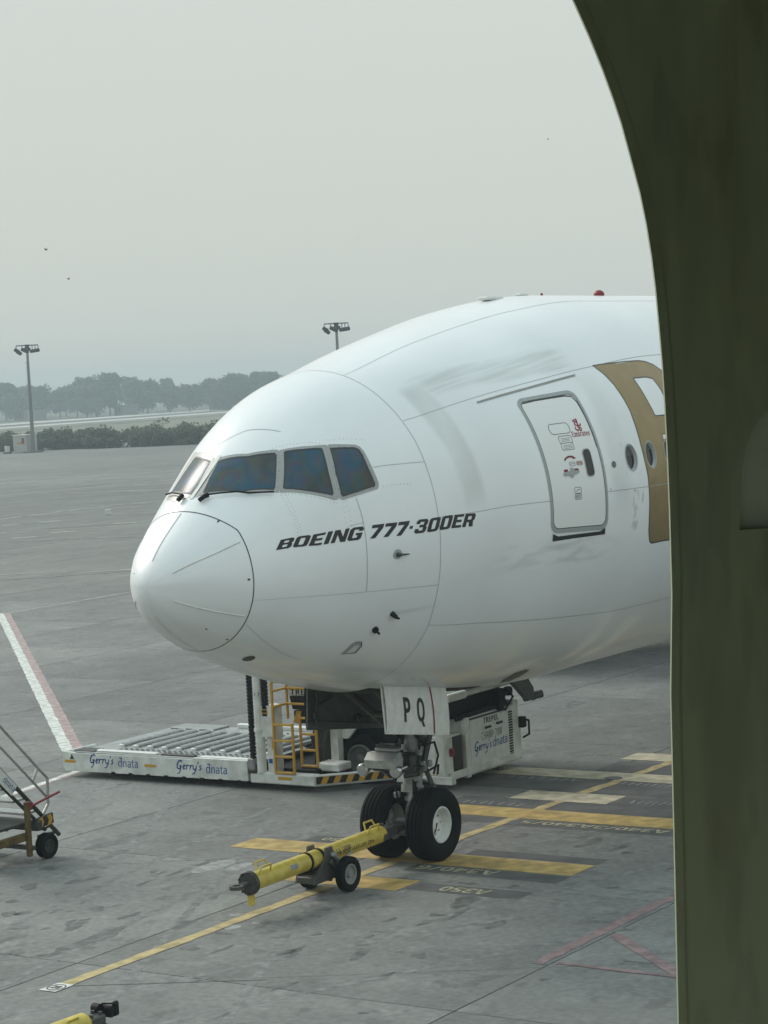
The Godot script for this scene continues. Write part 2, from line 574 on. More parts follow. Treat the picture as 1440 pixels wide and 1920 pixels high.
# heavy squared italic letters, each as loops in a cell of given width and height 1
func block(ch: String) -> Array:
	var w := {"I": 0.32, "7": 0.74, "-": 0.34, "E": 0.72, " ": 0.3}
	var cw: float = w.get(ch, 0.82)
	var t := 0.27
	var b := 0.19
	var rect := func(x0, y0, x1, y1) -> PackedVector2Array: return pts([x0, y0, x1, y0, x1, y1, x0, y1])
	var oct := func(x0, y0, x1, y1, c) -> PackedVector2Array: return pts([x0 + c, y0, x1 - c, y0, x1 - c * 0.3, y0 + c * 0.3, x1, y0 + c, x1, y1 - c, x1 - c * 0.3, y1 - c * 0.3, x1 - c, y1, x0 + c, y1, x0 + c * 0.3, y1 - c * 0.3, x0, y1 - c, x0, y0 + c, x0 + c * 0.3, y0 + c * 0.3])
	var l := []
	match ch:
		"O", "0": l = [oct.call(0, 0, cw, 1, 0.16), oct.call(t, b, cw - t, 1 - b, 0.06)]
		"B": l = [pts([0, 0, cw - 0.14, 0, cw, 0.14, cw, 0.4, cw - 0.09, 0.51, cw, 0.62, cw, 0.87, cw - 0.13, 1, 0, 1]), oct.call(t, b, cw - t, 0.43, 0.04), oct.call(t, 0.6, cw - t, 1 - b, 0.04)]
		"E": l = [pts([0, 0, cw, 0, cw, b, t, b, t, 0.41, cw - 0.08, 0.41, cw - 0.08, 0.6, t, 0.6, t, 1 - b, cw, 1 - b, cw, 1, 0, 1])]
		"I": l = [rect.call(0.02, 0, 0.3, 1)]
		"N": l = [pts([0, 0, 0.24, 0, 0.24, 0.62, 0.56, 0, 0.84, 0, 0.84, 1, 0.6, 1, 0.6, 0.4, 0.3, 1, 0, 1])]
		"G": l = [pts([0.16, 0, cw - 0.12, 0, cw, 0.14, cw, 0.55, 0.42, 0.55, 0.42, 0.38, cw - t, 0.38, cw - t, b, t, b, t, 1 - b, cw - t, 1 - b, cw - t, 0.68, cw, 0.68, cw, 0.86, cw - 0.13, 1, 0.16, 1, 0, 0.86, 0, 0.14])]
		"7": l = [pts([0.1, 0, 0.42, 0, 0.74, 0.72, 0.74, 1, 0, 1, 0, 0.76, 0.44, 0.76])]
		"-": l = [rect.call(0.02, 0.4, 0.24, 0.6)]
		"3": l = [pts([0.14, 0, cw - 0.13, 0, cw, 0.14, cw, 0.4, cw - 0.09, 0.51, cw, 0.62, cw, 0.87, cw - 0.13, 1, 0.14, 1, 0, 0.88, 0, 0.68, t, 0.68, t, 1 - b, cw - t, 1 - b, cw - t, 0.6, 0.26, 0.6, 0.26, 0.42, cw - t, 0.42, cw - t, b, t, b, t, 0.33, 0, 0.33, 0, 0.13])]
		"R": l = [pts([0, 0, t, 0, t, 0.36, 0.42, 0.36, 0.52, 0, cw, 0, cw - 0.1, 0.42, cw, 0.56, cw, 0.87, cw - 0.13, 1, 0, 1]), oct.call(t, 0.54, cw - t, 1 - b, 0.04)]
	return [l, cw]

# brush script for the handling company's name, as strokes in a cell 3.2 wide and 1 high (x-height 0.5)
func script_name() -> Array:
	return [
		[[0.62, 0.9, 0.45, 1.0, 0.2, 0.9, 0.05, 0.6, 0.08, 0.3, 0.28, 0.2, 0.5, 0.32, 0.55, 0.5, 0.35, 0.47], 0.13], [[0.55, 0.5, 0.5, 0.1, 0.36, -0.18, 0.2, -0.22], 0.1],
		[[0.75, 0.36, 1.0, 0.45, 0.98, 0.6, 0.84, 0.58, 0.76, 0.36, 0.86, 0.2, 1.06, 0.26], 0.1],
		[[1.1, 0.58, 1.26, 0.56, 1.2, 0.2], 0.1], [[1.24, 0.45, 1.36, 0.6, 1.5, 0.56], 0.09],
		[[1.54, 0.58, 1.7, 0.56, 1.64, 0.2], 0.1], [[1.68, 0.45, 1.8, 0.6, 1.94, 0.56], 0.09],
		[[2.02, 0.6, 2.02, 0.34, 2.14, 0.22, 2.34, 0.3], 0.1], [[2.42, 0.6, 2.36, 0.2, 2.2, -0.12, 1.98, -0.2], 0.1],
		[[2.62, 0.95, 2.56, 0.76], 0.09], [[2.98, 0.6, 2.84, 0.6, 2.82, 0.48, 2.98, 0.36, 2.92, 0.22, 2.72, 0.22], 0.1]]

func write_script(m: MB, o: Vector2, h: float, lay: Callable, stretch := 1.0) -> void:
	for s in script_name():
		var l := []
		for p in pts(s[0]):
			l.append(o + Vector2((p.x - 1.55 + (p.y - 0.5) * 0.15) * stretch, p.y - 0.45) * h)
		m.band(l, s[1] * h, lay)

# ---------------------------------------------------------------- camera, sky, sun
const EYE := Vector3(-28.159, 7.1295, 18.5793)
var ahead := Vector3(0.83226, 0, -0.55438)
var right := Vector3(0.55438, 0, 0.83226)

func set_view() -> void:
	var r := Vector3(0.551163, -0.05325, 0.832697)
	var f := Vector3(0.830847, -0.056944, -0.55358)
	var cam := Camera3D.new()
	cam.name = "camera"
	cam.fov = rad_to_deg(2.0 * atan(960.0 / 4272.1))
	cam.near = 0.1
	cam.far = 9000.0
	add_child(cam)
	cam.transform = Transform3D(Basis(r, r.cross(-f) * -1.0, -f), EYE)
	var sky := ProceduralSkyMaterial.new()
	sky.sky_top_color = lin(0.86, 1.1, 1.2)
	sky.sky_horizon_color = lin(0.61, 0.635, 0.58)
	sky.sky_curve = 1.1
	sky.ground_bottom_color = lin(0.22, 0.23, 0.22)
	sky.ground_horizon_color = lin(0.5, 0.52, 0.5)
	sky.sky_energy_multiplier = 1.0
	sky.sun_angle_max = 30.0
	var env := Environment.new()
	env.background_mode = Environment.BG_SKY
	env.sky = Sky.new()
	env.sky.sky_material = sky
	env.tonemap_mode = Environment.TONE_MAPPER_LINEAR
	env.tonemap_exposure = 1.04
	env.sdfgi_enabled = true
	env.ssao_enabled = true
	env.ssil_enabled = true
	env.fog_enabled = true
	env.fog_density = 0.0008
	env.fog_light_color = lin(0.8, 0.94, 1.0)
	var we := WorldEnvironment.new()
	we.name = "world_environment"
	we.environment = env
	add_child(we)
	var sun := DirectionalLight3D.new()
	sun.name = "sun"
	sun.light_energy = 0.8
	sun.light_color = Color(1.0, 0.97, 0.93)
	sun.light_angular_distance = 23.0
	sun.shadow_enabled = true
	sun.sky_mode = DirectionalLight3D.SKY_MODE_LIGHT_ONLY
	add_child(sun)
	sun.look_at_from_position(Vector3(0.1, 0.55, -0.8) * 50.0, Vector3.ZERO)

# ---------------------------------------------------------------- ground
func strip(m: MB, a: Vector2, b: Vector2, w: float, y: float, rough := 0.0) -> void:
	var l := (b - a).length()
	var e := (b - a) / l
	var k := Vector2(-e.y, e.x)
	var n := maxi(1, int(l / 0.25)) if rough > 0.0 else 1
	var prev := []
	for i in n + 1:
		var o := a + e * l * i / n
		var p := o + k * (w / 2 + (rng.randf() - 0.5) * rough)
		var q := o - k * (w / 2 + (rng.randf() - 0.5) * rough)
		if i:
			m.squad(Vector3(prev[0].x, y, prev[0].y), Vector3(p.x, y, p.y), Vector3(q.x, y, q.y), Vector3(prev[1].x, y, prev[1].y), Vector3.UP, Vector3.UP, Vector3.UP, Vector3.UP)
		prev = [p, q]

func sheet(m: MB, x0: float, z0: float, x1: float, z1: float, y: float) -> void:
	m.squad(Vector3(x0, y, z0), Vector3(x1, y, z0), Vector3(x1, y, z1), Vector3(x0, y, z1), Vector3.UP, Vector3.UP, Vector3.UP, Vector3.UP)

func marking(called: String, m: MB, material: String, apron: Node) -> void:
	obj(called, m, MT[material], apron)

func markings(called: String, m: MB, material: String, apron: Node) -> void:
	obj_each(called, m, MT[material], apron)

func make_ground() -> void:
	var m := MB.new()
	sheet(m, -500, -1300, 1300, 600, -0.3)
	struct("airfield_grass", m, MT["grass"])
	m = MB.new()
	# the apron beyond the slabs is one asphalt sheet, up to its far edge
	var fa := Vector2(208.5, -206) + Vector2(0.2, -1) * 260
	var fb := Vector2(215.5, -165) + Vector2(0.2, 1) * 330
	for t in [[Vector2(-60, 60), fb, fa], [Vector2(-60, 60), fa, Vector2(-60, -470)]]:
		m.tri(Vector3(t[0].x, -0.025, t[0].y), Vector3(t[1].x, -0.025, t[1].y), Vector3(t[2].x, -0.025, t[2].y), Vector3.UP, Vector3.UP, Vector3.UP)
	struct("far_apron", m, MT["asphalt"])
	var apron := Node3D.new()
	apron.name = "apron"
	add_child(apron)
	apron.set_meta("kind", "structure")
	m = MB.new()
	sheet(m, -18.1, -40.2, 37.6, 10.7, -0.014)
	obj("joint_filler", m, MT["joint"], apron)
	var px := 5.57
	var pz := 5.62
	var shared := []
	for k in 4:
		var b := MB.new()
		b.box(Vector3(0, -0.05, 0), Vector3(px - 0.021, 0.1, pz - 0.021), 0.004)
		var am := b.mesh()
		am.surface_set_material(0, MT["slab%d" % k])
		shared.append(am)
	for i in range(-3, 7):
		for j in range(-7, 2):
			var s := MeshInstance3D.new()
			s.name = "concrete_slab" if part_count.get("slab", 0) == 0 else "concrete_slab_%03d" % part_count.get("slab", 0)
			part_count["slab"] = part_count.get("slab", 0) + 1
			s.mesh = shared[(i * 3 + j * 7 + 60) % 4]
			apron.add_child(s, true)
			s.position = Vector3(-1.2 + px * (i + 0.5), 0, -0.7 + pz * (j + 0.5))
	# blacked-out old markings
	m = MB.new()
	for q in [[0.52, 0.6, 0.88, 2.85], [-0.74, 0.3, -0.31, 2.86], [-1.78, 1.02, -1.34, 2.85], [5.45, -3.6, 6.6, 1.9], [3.95, -1.9, 4.62, 2.9], [2.66, 0.05, 3.13, 3.4], [7.4, -0.9, 8.4, 1.2], [2.7, -1.9, 3.12, -0.3], [0.55, -2.4, 0.95, -0.7], [4.64, 0.82, 5.38, 2.2]]:
		strip(m, Vector2((q[0] + q[2]) / 2, q[1]), Vector2((q[0] + q[2]) / 2, q[3]), q[2] - q[0], 0.003, 0.02)
	markings("blacked_out_patch", m, "blackout", apron)
	# the lead-in line and the stop bars
	m = MB.new()
	strip(m, Vector2(-7.62, -0.13), Vector2(-2.0, -0.13), 0.2, 0.0065, 0.035)
	strip(m, Vector2(-1.27, -0.13), Vector2(-0.27, -0.12), 0.19, 0.0065, 0.03)
	strip(m, Vector2(0.5, -0.1), Vector2(3.15, -0.08), 0.2, 0.0065, 0.035)
	strip(m, Vector2(3.9, -0.07), Vector2(4.65, -0.06), 0.2, 0.0065, 0.05)
	strip(m, Vector2(5.38, -0.05), Vector2(6.63, 0.0), 0.2, 0.0065, 0.05)
	strip(m, Vector2(7.32, 0.02), Vector2(24, 0.3), 0.2, 0.0065, 0.05)
	markings("lead_in_line", m, "line_yellow", apron)
	for q in [[0.1, -3.25, 2.84, 0.72, "bar_yellow"], [-1.6, -1.55, 0.95, 0.66, "bar_yellow"], [3.53, -2.6, 3.6, 0.74, "bar_yellow"], [5.01, -1.05, 0.79, 0.73, "bar_pale"], [6.98, -3.0, 3.6, 0.68, "bar_pale"], [8.95, -1.0, 2.2, 0.74, "bar_pale"]]:
		m = MB.new()
		strip(m, Vector2(q[0], q[1]), Vector2(q[0], q[2]), q[3], 0.005, 0.02)
		marking("stop_bar", m, q[4], apron)
	var lay := func(o: Vector3) -> Callable: return lay_plane(o, Vector3(0, 0, -1), Vector3(-1, 0, 0))
	for q in [["A340/6", Vector3(-0.48, 0.008, 1.08), 1.36, 0.25], ["A350", Vector3(-1.57, 0.008, 1.88), 0.78, 0.26], ["A340/3A340/5", Vector3(2.92, 0.008, 1.5), 2.6, 0.22], ["A350", Vector3(0.74, 0.008, -1.8), 0.7, 0.2]]:
		m = MB.new()
		write_text(m, q[0], q[2], q[3], lay.call(q[1]), "Droid Sans", 700)
		marking("stand_lettering", m, "ground_print", apron)
	# faint ghost letters beside the pale bars
	m = MB.new()
	for q in [[6.42, -1.3, 1.5], [6.42, 0.7, 1.0], [4.15, -1.0, 1.2], [8.9, -1.5, 0.7], [4.95, 1.6, 0.9]]:
		for k in 7:
			var z: float = q[1] + q[2] * (k / 7.0 - 0.5)
			strip(m, Vector2(q[0] - 0.11, z), Vector2(q[0] + 0.11, z + rng.randf_range(-0.05, 0.05)), 0.035, 0.0068, 0.02)
	marking("faded_lettering", m, "stain_pale", apron)
	# white and pink boundary lines on the left, thin far lines
	m = MB.new()
	strip(m, Vector2(28.5, -35.0), Vector2(5.6, -11.67), 0.24, 0.005, 0.025)
	strip(m, Vector2(5.35, -10.72), Vector2(-0.6, -9.6), 0.16, 0.005, 0.03)
	markings("white_boundary_line", m, "line_white", apron)
	m = MB.new()
	strip(m, Vector2(28.66, -34.84), Vector2(5.76, -11.51), 0.22, 0.0045, 0.02)
	strip(m, Vector2(5.3, -10.6), Vector2(-0.6, -9.48), 0.08, 0.0045, 0.03)
	markings("pink_boundary_line", m, "line_pink", apron)
	m = MB.new()
	for q in [[28.6, -34.75, 36.5, -35.05, 0.14], [74.9, -78.4, 83.9, -79.3, 0.3], [83.9, -79.3, 104, -77.5, 0.3], [64.3, -68.5, 66, -65.6, 0.22], [66, -65.6, 69.3, -62.2, 0.22], [69.3, -62.2, 74, -57, 0.22], [72, -72.6, 73.2, -72.0, 0.5], [69.6, -73.2, 70.6, -72.6, 0.45], [63.8, -64.4, 65, -63.6, 0.45], [60.4, -64, 61.4, -63.2, 0.45], [70, -65.2, 71, -64.3, 0.45], [84, -71, 92, -66, 0.25], [120, -120, 150, -110, 0.4], [95, -104, 128, -99, 0.35]]:
		strip(m, Vector2(q[0], q[1]), Vector2(q[2], q[3]), q[4], 0.006 if q[0] < 37 else -0.019, 0.04)
	markings("thin_line", m, "line_thin", apron)
	# pink hatched corner on the right
	m = MB.new()
	strip(m, Vector2(0.4, 4.74), Vector2(-4.62, 4.76), 0.17, 0.005, 0.03)
	markings("red_hatch_line", m, "line_red", apron)
	m = MB.new()
	strip(m, Vector2(-3.0, 4.98), Vector2(-4.5, 6.65), 0.17, 0.005, 0.03)
	markings("red_hatch_line", m, "line_red", apron)
	m = MB.new()
	strip(m, Vector2(-4.5, 4.98), Vector2(-4.54, 8.0), 0.1, 0.0062, 0.03)
	strip(m, Vector2(-0.9, 4.84), Vector2(-2.6, 6.8), 0.2, 0.005, 0.03)
	markings("red_hatch_line", m, "line_red", apron)
	# sealed saw cut from the end of the line
	m = MB.new()
	strip(m, Vector2(-7.66, 0.0), Vector2(-6.5, 2.1), 0.014, 0.0045)
	strip(m, Vector2(-6.48, 1.95), Vector2(-3.9, 6.4), 0.006, 0.0045)
	markings("saw_cut", m, "joint", apron)
	# number plate painted at the end of the line
	m = MB.new()
	strip(m, Vector2(-7.62, -0.13), Vector2(-7.97, -0.13), 0.26, 0.009, 0.01)
	marking("line_end_plate", m, "line_white", apron)
	m = MB.new()
	var pl := lay_plane(Vector3(-7.8, 0.0125, -0.13), Vector3(0, 0, 1), Vector3(1, 0, 0))
	outline_of(ellipse(Vector2.ZERO, Vector2(0.11, 0.12), 20), 0.016, m, pl)
	write_text(m, "28", 0.13, 0.11, pl, "Droid Sans", 700)
	marking("line_end_number", m, "print_black", apron)
	# stains: irregular dark patches, few centimetres to a metre
	m = MB.new()
	var spots := [[-5.7, -1.35, 0.5, 0.2], [-7.9, -1.75, 0.3, 0.16], [-5.6, 0.2, 0.16, 0.1], [-4.6, -0.7, 0.22, 0.12], [-4.2, 0.35, 0.12, 0.1], [-3.8, 0.55, 0.1, 0.1], [-5.0, -3.4, 0.2, 0.14], [-3.0, -3.9, 0.25, 0.13], [-3.6, -4.4, 0.2, 0.12], [-8.6, -0.6, 0.2, 0.1], [-8.7, -0.9, 0.2, 0.1], [-8.9, -1.3, 0.3, 0.16], [-2.1, 2.2, 0.28, 0.2], [-3.1, 3.3, 0.18, 0.12], [0.8, 4.0, 0.3, 0.1], [1.9, 2.0, 0.3, 0.14], [1.7, 2.6, 0.24, 0.1], [12.6, -6.0, 0.3, 0.3], [11.6, -5.6, 0.35, 0.2], [14.5, -5.2, 0.4, 0.25], [8.8, -3.2, 0.5, 0.3], [-1.3, -4.7, 0.3, 0.14], [-0.5, -5.3, 0.5, 0.2], [-2.5, -5.0, 0.2, 0.1], [5.9, -2.5, 0.1, 0.06]]
	for k in 150:
		spots.append([rng.randf_range(-10, 13), rng.randf_range(-11, 6), rng.randf_range(0.03, 0.16), rng.randf_range(0.03, 0.12)])
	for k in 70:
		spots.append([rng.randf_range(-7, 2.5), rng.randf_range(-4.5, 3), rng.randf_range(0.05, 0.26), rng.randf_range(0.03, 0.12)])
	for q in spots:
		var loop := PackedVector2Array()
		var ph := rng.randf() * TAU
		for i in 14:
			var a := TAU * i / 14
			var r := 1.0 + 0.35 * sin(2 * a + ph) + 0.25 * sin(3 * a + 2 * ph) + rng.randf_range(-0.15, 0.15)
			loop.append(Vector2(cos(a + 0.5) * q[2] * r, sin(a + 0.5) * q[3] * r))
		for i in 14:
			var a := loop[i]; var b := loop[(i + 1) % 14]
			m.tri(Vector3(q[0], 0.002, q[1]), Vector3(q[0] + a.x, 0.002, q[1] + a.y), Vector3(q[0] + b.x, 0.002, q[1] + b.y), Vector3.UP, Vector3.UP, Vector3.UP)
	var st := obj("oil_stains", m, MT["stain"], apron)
	st.set_meta("kind", "stuff")
	m = MB.new()
	for q in [[-3.9, -0.35, 0.1, 0.09], [-4.5, 0.05, 0.14, 0.1], [-4.2, 0.2, 0.05, 0.06], [-1.5, -2.6, 0.5, 0.2], [-1.4, -2.2, 0.3, 0.15]]:
		for i in 16:
			var a := TAU * i / 16
			var b := TAU * (i + 1) / 16
			m.tri(Vector3(q[0], 0.0022, q[1]), Vector3(q[0] + cos(a) * q[2], 0.0022, q[1] + sin(a) * q[3]), Vector3(q[0] + cos(b) * q[2], 0.0022, q[1] + sin(b) * q[3]), Vector3.UP, Vector3.UP, Vector3.UP)
	st = obj("pale_spill_marks", m, MT["stain_pale"], apron)
	st.set_meta("kind", "stuff")
	m = MB.new()
	for k in 9:
		var o := Vector2(rng.randf_range(-12, 6), rng.randf_range(-9, 5))
		var a := rng.randf_range(-0.5, 0.5) + (0.0 if k % 3 else 1.4)
		var bend := rng.randf_range(-0.012, 0.012)
		for side in [0.0, 1.6]:
			var p: Vector2 = o + Vector2(-sin(a), cos(a)) * side
			var h := a
			for i in 16:
				var q: Vector2 = p + Vector2(cos(h), sin(h)) * 0.8
				strip(m, p, q, 0.12, 0.0012 + 0.00004 * k, 0.02)
				p = q
				h += bend
	obj("tyre_marks", m, MT["tyre_mark"], apron).set_meta("kind", "stuff")
	var dk := MB.new()
	var lt := MB.new()
	for k in 60:
		var aw := rng.randf_range(62, 215)
		var o := Vector2(EYE.x, EYE.z) + Vector2(ahead.x, ahead.z) * aw + Vector2(right.x, right.z) * rng.randf_range(-0.2, 0.02) * aw
		var dir := Vector2(right.x, right.z).rotated(rng.randf_range(-0.25, 0.35))
		strip(lt if k % 3 == 0 else dk, o, o + dir * rng.randf_range(2, 14) * aw / 100.0, rng.randf_range(0.15, 0.8) * aw / 100.0, -0.017 + 0.00002 * k, 0.1)
	obj("far_dark_streaks", dk, MT["streak_dark"], apron).set_meta("kind", "stuff")
	obj("far_pale_streaks", lt, MT["streak_pale"], apron).set_meta("kind", "stuff")
	m = MB.new()
	m.cyl(Vector3(6.8, 0.001, -0.2), Vector3(6.8, 0.012, -0.2), 0.16, 0.16, 20)
	obj("fuel_pit_lid", m, MT["dark_steel"], apron)

func make_airfield() -> void:
	var e := Vector2(0.985, -0.16)
	for q in [["taxiway", Vector2(447, -430), 22.0, "runway"], ["soil_verge", Vector2(420, -405), 30.0, "taxi_soil"], ["runway", Vector2(530, -500), 34.0, "runway"], ["soil_strip", Vector2(330, -320), 70.0, "taxi_soil"]]:
		var m := MB.new()
		var o: Vector2 = q[1]
		strip(m, o - e * 420, o + e * 620, q[2], {"taxiway": -0.2, "runway": -0.2}.get(q[0], -0.25))
		struct(q[0], m, MT[q[3]])

# ---------------------------------------------------------------- the airliner
func radome_edge(th: float) -> float:
	var a := absf(th)
	return -4.825 - (0.175 * (1.0 - pow(a / 0.9, 2.0)) if a < 0.9 else 0.0)

func dirt_texture() -> ImageTexture:
	var f := FastNoiseLite.new()
	f.seed = 5; f.frequency = 0.012; f.fractal_octaves = 4
	var g := FastNoiseLite.new()
	g.seed = 8; g.frequency = 0.05; g.fractal_octaves = 3
	var w := 1024
	var h := 640
	var im := Image.create_empty(w, h, false, Image.FORMAT_RGB8)
	for py in h:
		var th := PI * (py + 0.5) / h
		for px in w:
			var x := -6.0 + 14.0 * (px + 0.5) / w
			var v := 0.985 + 0.03 * f.get_noise_2d(px * 0.5, py * 0.5)
			var d := 0.0      # grime from jet bridge bellows
			if x > -1.8 and x < 2.4 and th > 0.45 and th < 1.98:
				var n := f.get_noise_2d(px * 1.3, py * 0.7 + 300)
				var s := g.get_noise_2d(px * 0.35, py * 1.6)
				# upright band ahead of the door
				var c := -1.35 + 0.12 * smoothstep(0.6, 1.4, th)
				d = maxf(d, (1.0 - smoothstep(0.14, 0.27, absf(x - c + 0.05 * n))) * smoothstep(0.56, 0.66, th) * (1.0 - smoothstep(1.3, 1.5, th)) * (0.62 + 0.45 * n))
				# band over the door, with streaks
				var tc := 0.64 + (x + 1.1) * 0.048
				d = maxf(d, (1.0 - smoothstep(0.05, 0.11, absf(th - tc + 0.02 * n))) * smoothstep(-1.5, -0.9, x) * (1.0 - smoothstep(1.5, 1.95, x)) * (0.6 + 0.75 * g.get_noise_2d(px * 0.1, py * 2.2)))
				# faint band behind it
				d = maxf(d, (1.0 - smoothstep(0.1, 0.3, absf(x - 1.75 + 0.1 * n))) * smoothstep(0.8, 1.0, th) * (1.0 - smoothstep(1.5, 1.75, th)) * (0.32 + 0.4 * n))
				# scuffs under the door
				d = maxf(d, (1.0 - smoothstep(0.03, 0.09, absf(th - 1.81 - 0.01 * x + 0.05 * n))) * smoothstep(-1.2, 0.0, x) * (1.0 - smoothstep(0.9, 1.9, x)) * clampf(0.25 + 1.3 * s, 0, 1))
				# rubbed spots right of the door
				for q in [[2.03, 1.62, 0.1, 0.06], [2.02, 1.74, 0.09, 0.03], [1.93, 1.6, 0.03, 0.03], [2.2, 1.61, 0.03, 0.04], [2.0, 1.69, 0.06, 0.02]]:
					var e: float = pow((x - q[0] + (th - q[1]) * 0.5) / q[2], 2) + pow((th - q[1]) / q[3], 2)
					d = maxf(d, (1.0 - smoothstep(0.4, 1.1, e)) * clampf(0.5 + 2.2 * g.get_noise_2d(px * 2.6, py * 0.9), 0, 1.3))
			if x > -2.7 and x < -1.5 and th > 1.9 and th < 2.1:
				d = maxf(d, (1.0 - smoothstep(0.0, 0.03, absf(th - 2.03 + (x + 2.6) * 0.05))) * smoothstep(-2.68, -2.6, x) * (1.0 - smoothstep(-2.5, -1.6, x)) * 0.6)
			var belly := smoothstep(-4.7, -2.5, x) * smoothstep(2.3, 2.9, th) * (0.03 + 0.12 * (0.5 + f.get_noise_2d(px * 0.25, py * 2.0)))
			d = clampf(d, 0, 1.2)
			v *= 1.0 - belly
			var col := Color(v, v, v)
			col = col * Color(1.0 - 0.12 * d, 1.0 - 0.117 * d, 1.0 - 0.13 * d)
			im.set_pixel(px, py, col)
	return ImageTexture.create_from_image(im)

func skin_uv(x: float, th: float) -> Vector2:
	return Vector2(clampf((x + 6.0) / 14.0, 0.002, 0.998), clampf(absf(th) / PI, 0.002, 0.998))

func lathe_skin(m: MB, xs: Array, ths: Array, first: Callable, skip: Callable) -> void:
	var prev := []
	for i in xs.size():
		var row := []
		for th in ths:
			var x: float = first.call(xs[i], th)
			var r := ring(x)
			row.append([on_ring(r, x, th), skin_normal(x, th), skin_uv(x, th)])
		if i:
			for j in ths.size() - 1:
				if skip.call(xs[i - 1], xs[i], ths[j], ths[j + 1]):
					continue
				var a: Array = prev[j]; var b: Array = prev[j + 1]; var c: Array = row[j + 1]; var d: Array = row[j]
				m.tri(a[0], b[0], c[0], a[1], b[1], c[1], a[2], b[2], c[2])
				m.tri(a[0], c[0], d[0], a[1], c[1], d[1], a[2], c[2], d[2])
		prev = row

const WINDOWS := [[2.015, 1.397], [2.53, 1.403], [3.06, 1.409]]

func make_airliner() -> void:
	var jet := thing("airliner", "large white airliner, nose to the left, with gold lettering behind its door", "airplane")
	var paint := mat("paint", lin(0.8, 0.825, 0.835), 0.3)
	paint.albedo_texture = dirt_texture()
	paint.texture_repeat = false
	paint.clearcoat_enabled = true
	paint.clearcoat = 0.45
	paint.clearcoat_roughness = 0.1
	# faint ripples of the skin between its frames
	var rn := FastNoiseLite.new()
	rn.seed = 77; rn.frequency = 0.03; rn.fractal_octaves = 2
	var rt := NoiseTexture2D.new()
	rt.width = 512; rt.height = 512; rt.seamless = true; rt.as_normal_map = true; rt.bump_strength = 3.0; rt.noise = rn
	paint.normal_enabled = true
	paint.normal_texture = rt
	paint.normal_scale = 0.045
	# skin grid: x stations and angles, with the cabin windows' rectangles cut out
	var cut := []
	for w in WINDOWS:
		cut.append(Rect2(w[0] - 0.175, w[1] - 0.085, 0.35, 0.17))
	var xs := []
	for i in 10:
		xs.append(-4.825 + 0.425 * i / 10.0)
	var x := -4.4
	while x < 4.6:
		xs.append(x)
		x += 0.1
	for k in [5.5, 7, 10, 14, 20, 28, 36]:
		xs.append(float(k))
	var ths := []
	for i in 145:
		ths.append(-PI + TAU * i / 144.0)
	for r in cut:
		xs.append_array([r.position.x, r.end.x])
		ths.append_array([r.position.y, r.end.y])
	xs.sort(); ths.sort()
	var m := MB.new()
	lathe_skin(m, xs, ths, func(a, th): return lerpf(radome_edge(th), -4.4, (a + 4.825) / 0.425) if a < -4.4 else a, func(x0, x1, t0, t1):
		for r in cut:
			if (x0 + x1) / 2 > r.position.x and (x0 + x1) / 2 < r.end.x and (t0 + t1) / 2 > r.position.y and (t0 + t1) / 2 < r.end.y:
				return true
		return false)
	# close the far end
	for j in ths.size() - 1:
		m.flat(Vector3(36, 5.36, 0), skin(36, ths[j]), skin(36, ths[j + 1]), Vector3(20, 5.36, 0))
	var skin0 := lay_skin(0.0)
	for r in cut:
		var o: Vector2 = r.get_center()
		var n := 40
		for i in n:
			var P := []
			for k in [i, i + 1]:
				var a: float = TAU * k / n
				var d := Vector2(cos(a), sin(a))
				var e: float = minf(0.175 / maxf(absf(d.x), 1e-6), 0.085 / maxf(absf(d.y), 1e-6))
				P.append([o + d * e, o + Vector2(d.x * 0.133, d.y * 0.067)])
			for pair in [[P[0][0], P[1][0], P[1][1], P[0][1]]]:
				var R: Array = pair.map(skin0)
				var U: Array = pair.map(func(p): return skin_uv(p.x, p.y))
				m.tri(R[0][0], R[1][0], R[2][0], R[0][1], R[1][1], R[2][1], U[0], U[1], U[2])
				m.tri(R[0][0], R[2][0], R[3][0], R[0][1], R[2][1], R[3][1], U[0], U[2], U[3])
	obj("fuselage", m, paint, jet)
	for o in WINDOWS.size():
		cabin_window(jet, Vector2(WINDOWS[o][0], WINDOWS[o][1]), o)
	# radome with its lightning strips
	m = MB.new()
	var ts := []
	for i in 41:
		ts.append(pow(i / 40.0, 2.0))
	var rth := []
	for i in 97:
		rth.append(-PI + TAU * i / 96.0)
	lathe_skin(m, ts, rth, func(t, th): return NOSE + (radome_edge(th) - NOSE) * t, func(_a, _b, _c, _d): return false)
	var matt: StandardMaterial3D = paint.duplicate()
	matt.resource_name = "radome_paint"
	matt.roughness = 0.42
	matt.clearcoat = 0.12
	matt.clearcoat_roughness = 0.3
	var radome := obj("radome", m, matt, jet)
	for k in 6:
		m = MB.new()
		var th := wrapf(k * PI / 3.0, -PI, PI)
		var lay := lay_skin(0.006)
		var l := []
		var x1 := -4.87 if k else -5.03
		for i in 17:
			l.append(Vector2(lerpf(-5.66, x1, i / 16.0), th))
		for i in 16:
			var a: Array = lay.call(l[i]); var b: Array = lay.call(l[i + 1])
			m.cyl(a[0] - a[1] * 0.006, b[0] - b[1] * 0.006, 0.011, 0.011, 6)
		obj("lightning_strip", m, MT["gate_white"], radome)
	m = MB.new()
	for q in [[-4.935, 0.631], [-4.884, 1.55], [-4.87, 2.56], [-5.2, 2.5]]:
		m.fill([ellipse(q_vec(q), Vector2(0.018, 0.014), 10)], lay_skin(0.004))
	obj_each("fastener_plug", m, MT["seam_dark"], radome)
	# joints between skin panels
	var dark_joint := MB.new()
	var l := []
	for i in 121:
		var th := -PI + TAU * i / 120.0
		l.append(Vector2(radome_edge(th), th))
	dark_joint.band(l, 0.012, lay_skin(0.003), Vector2(1, 0.6))
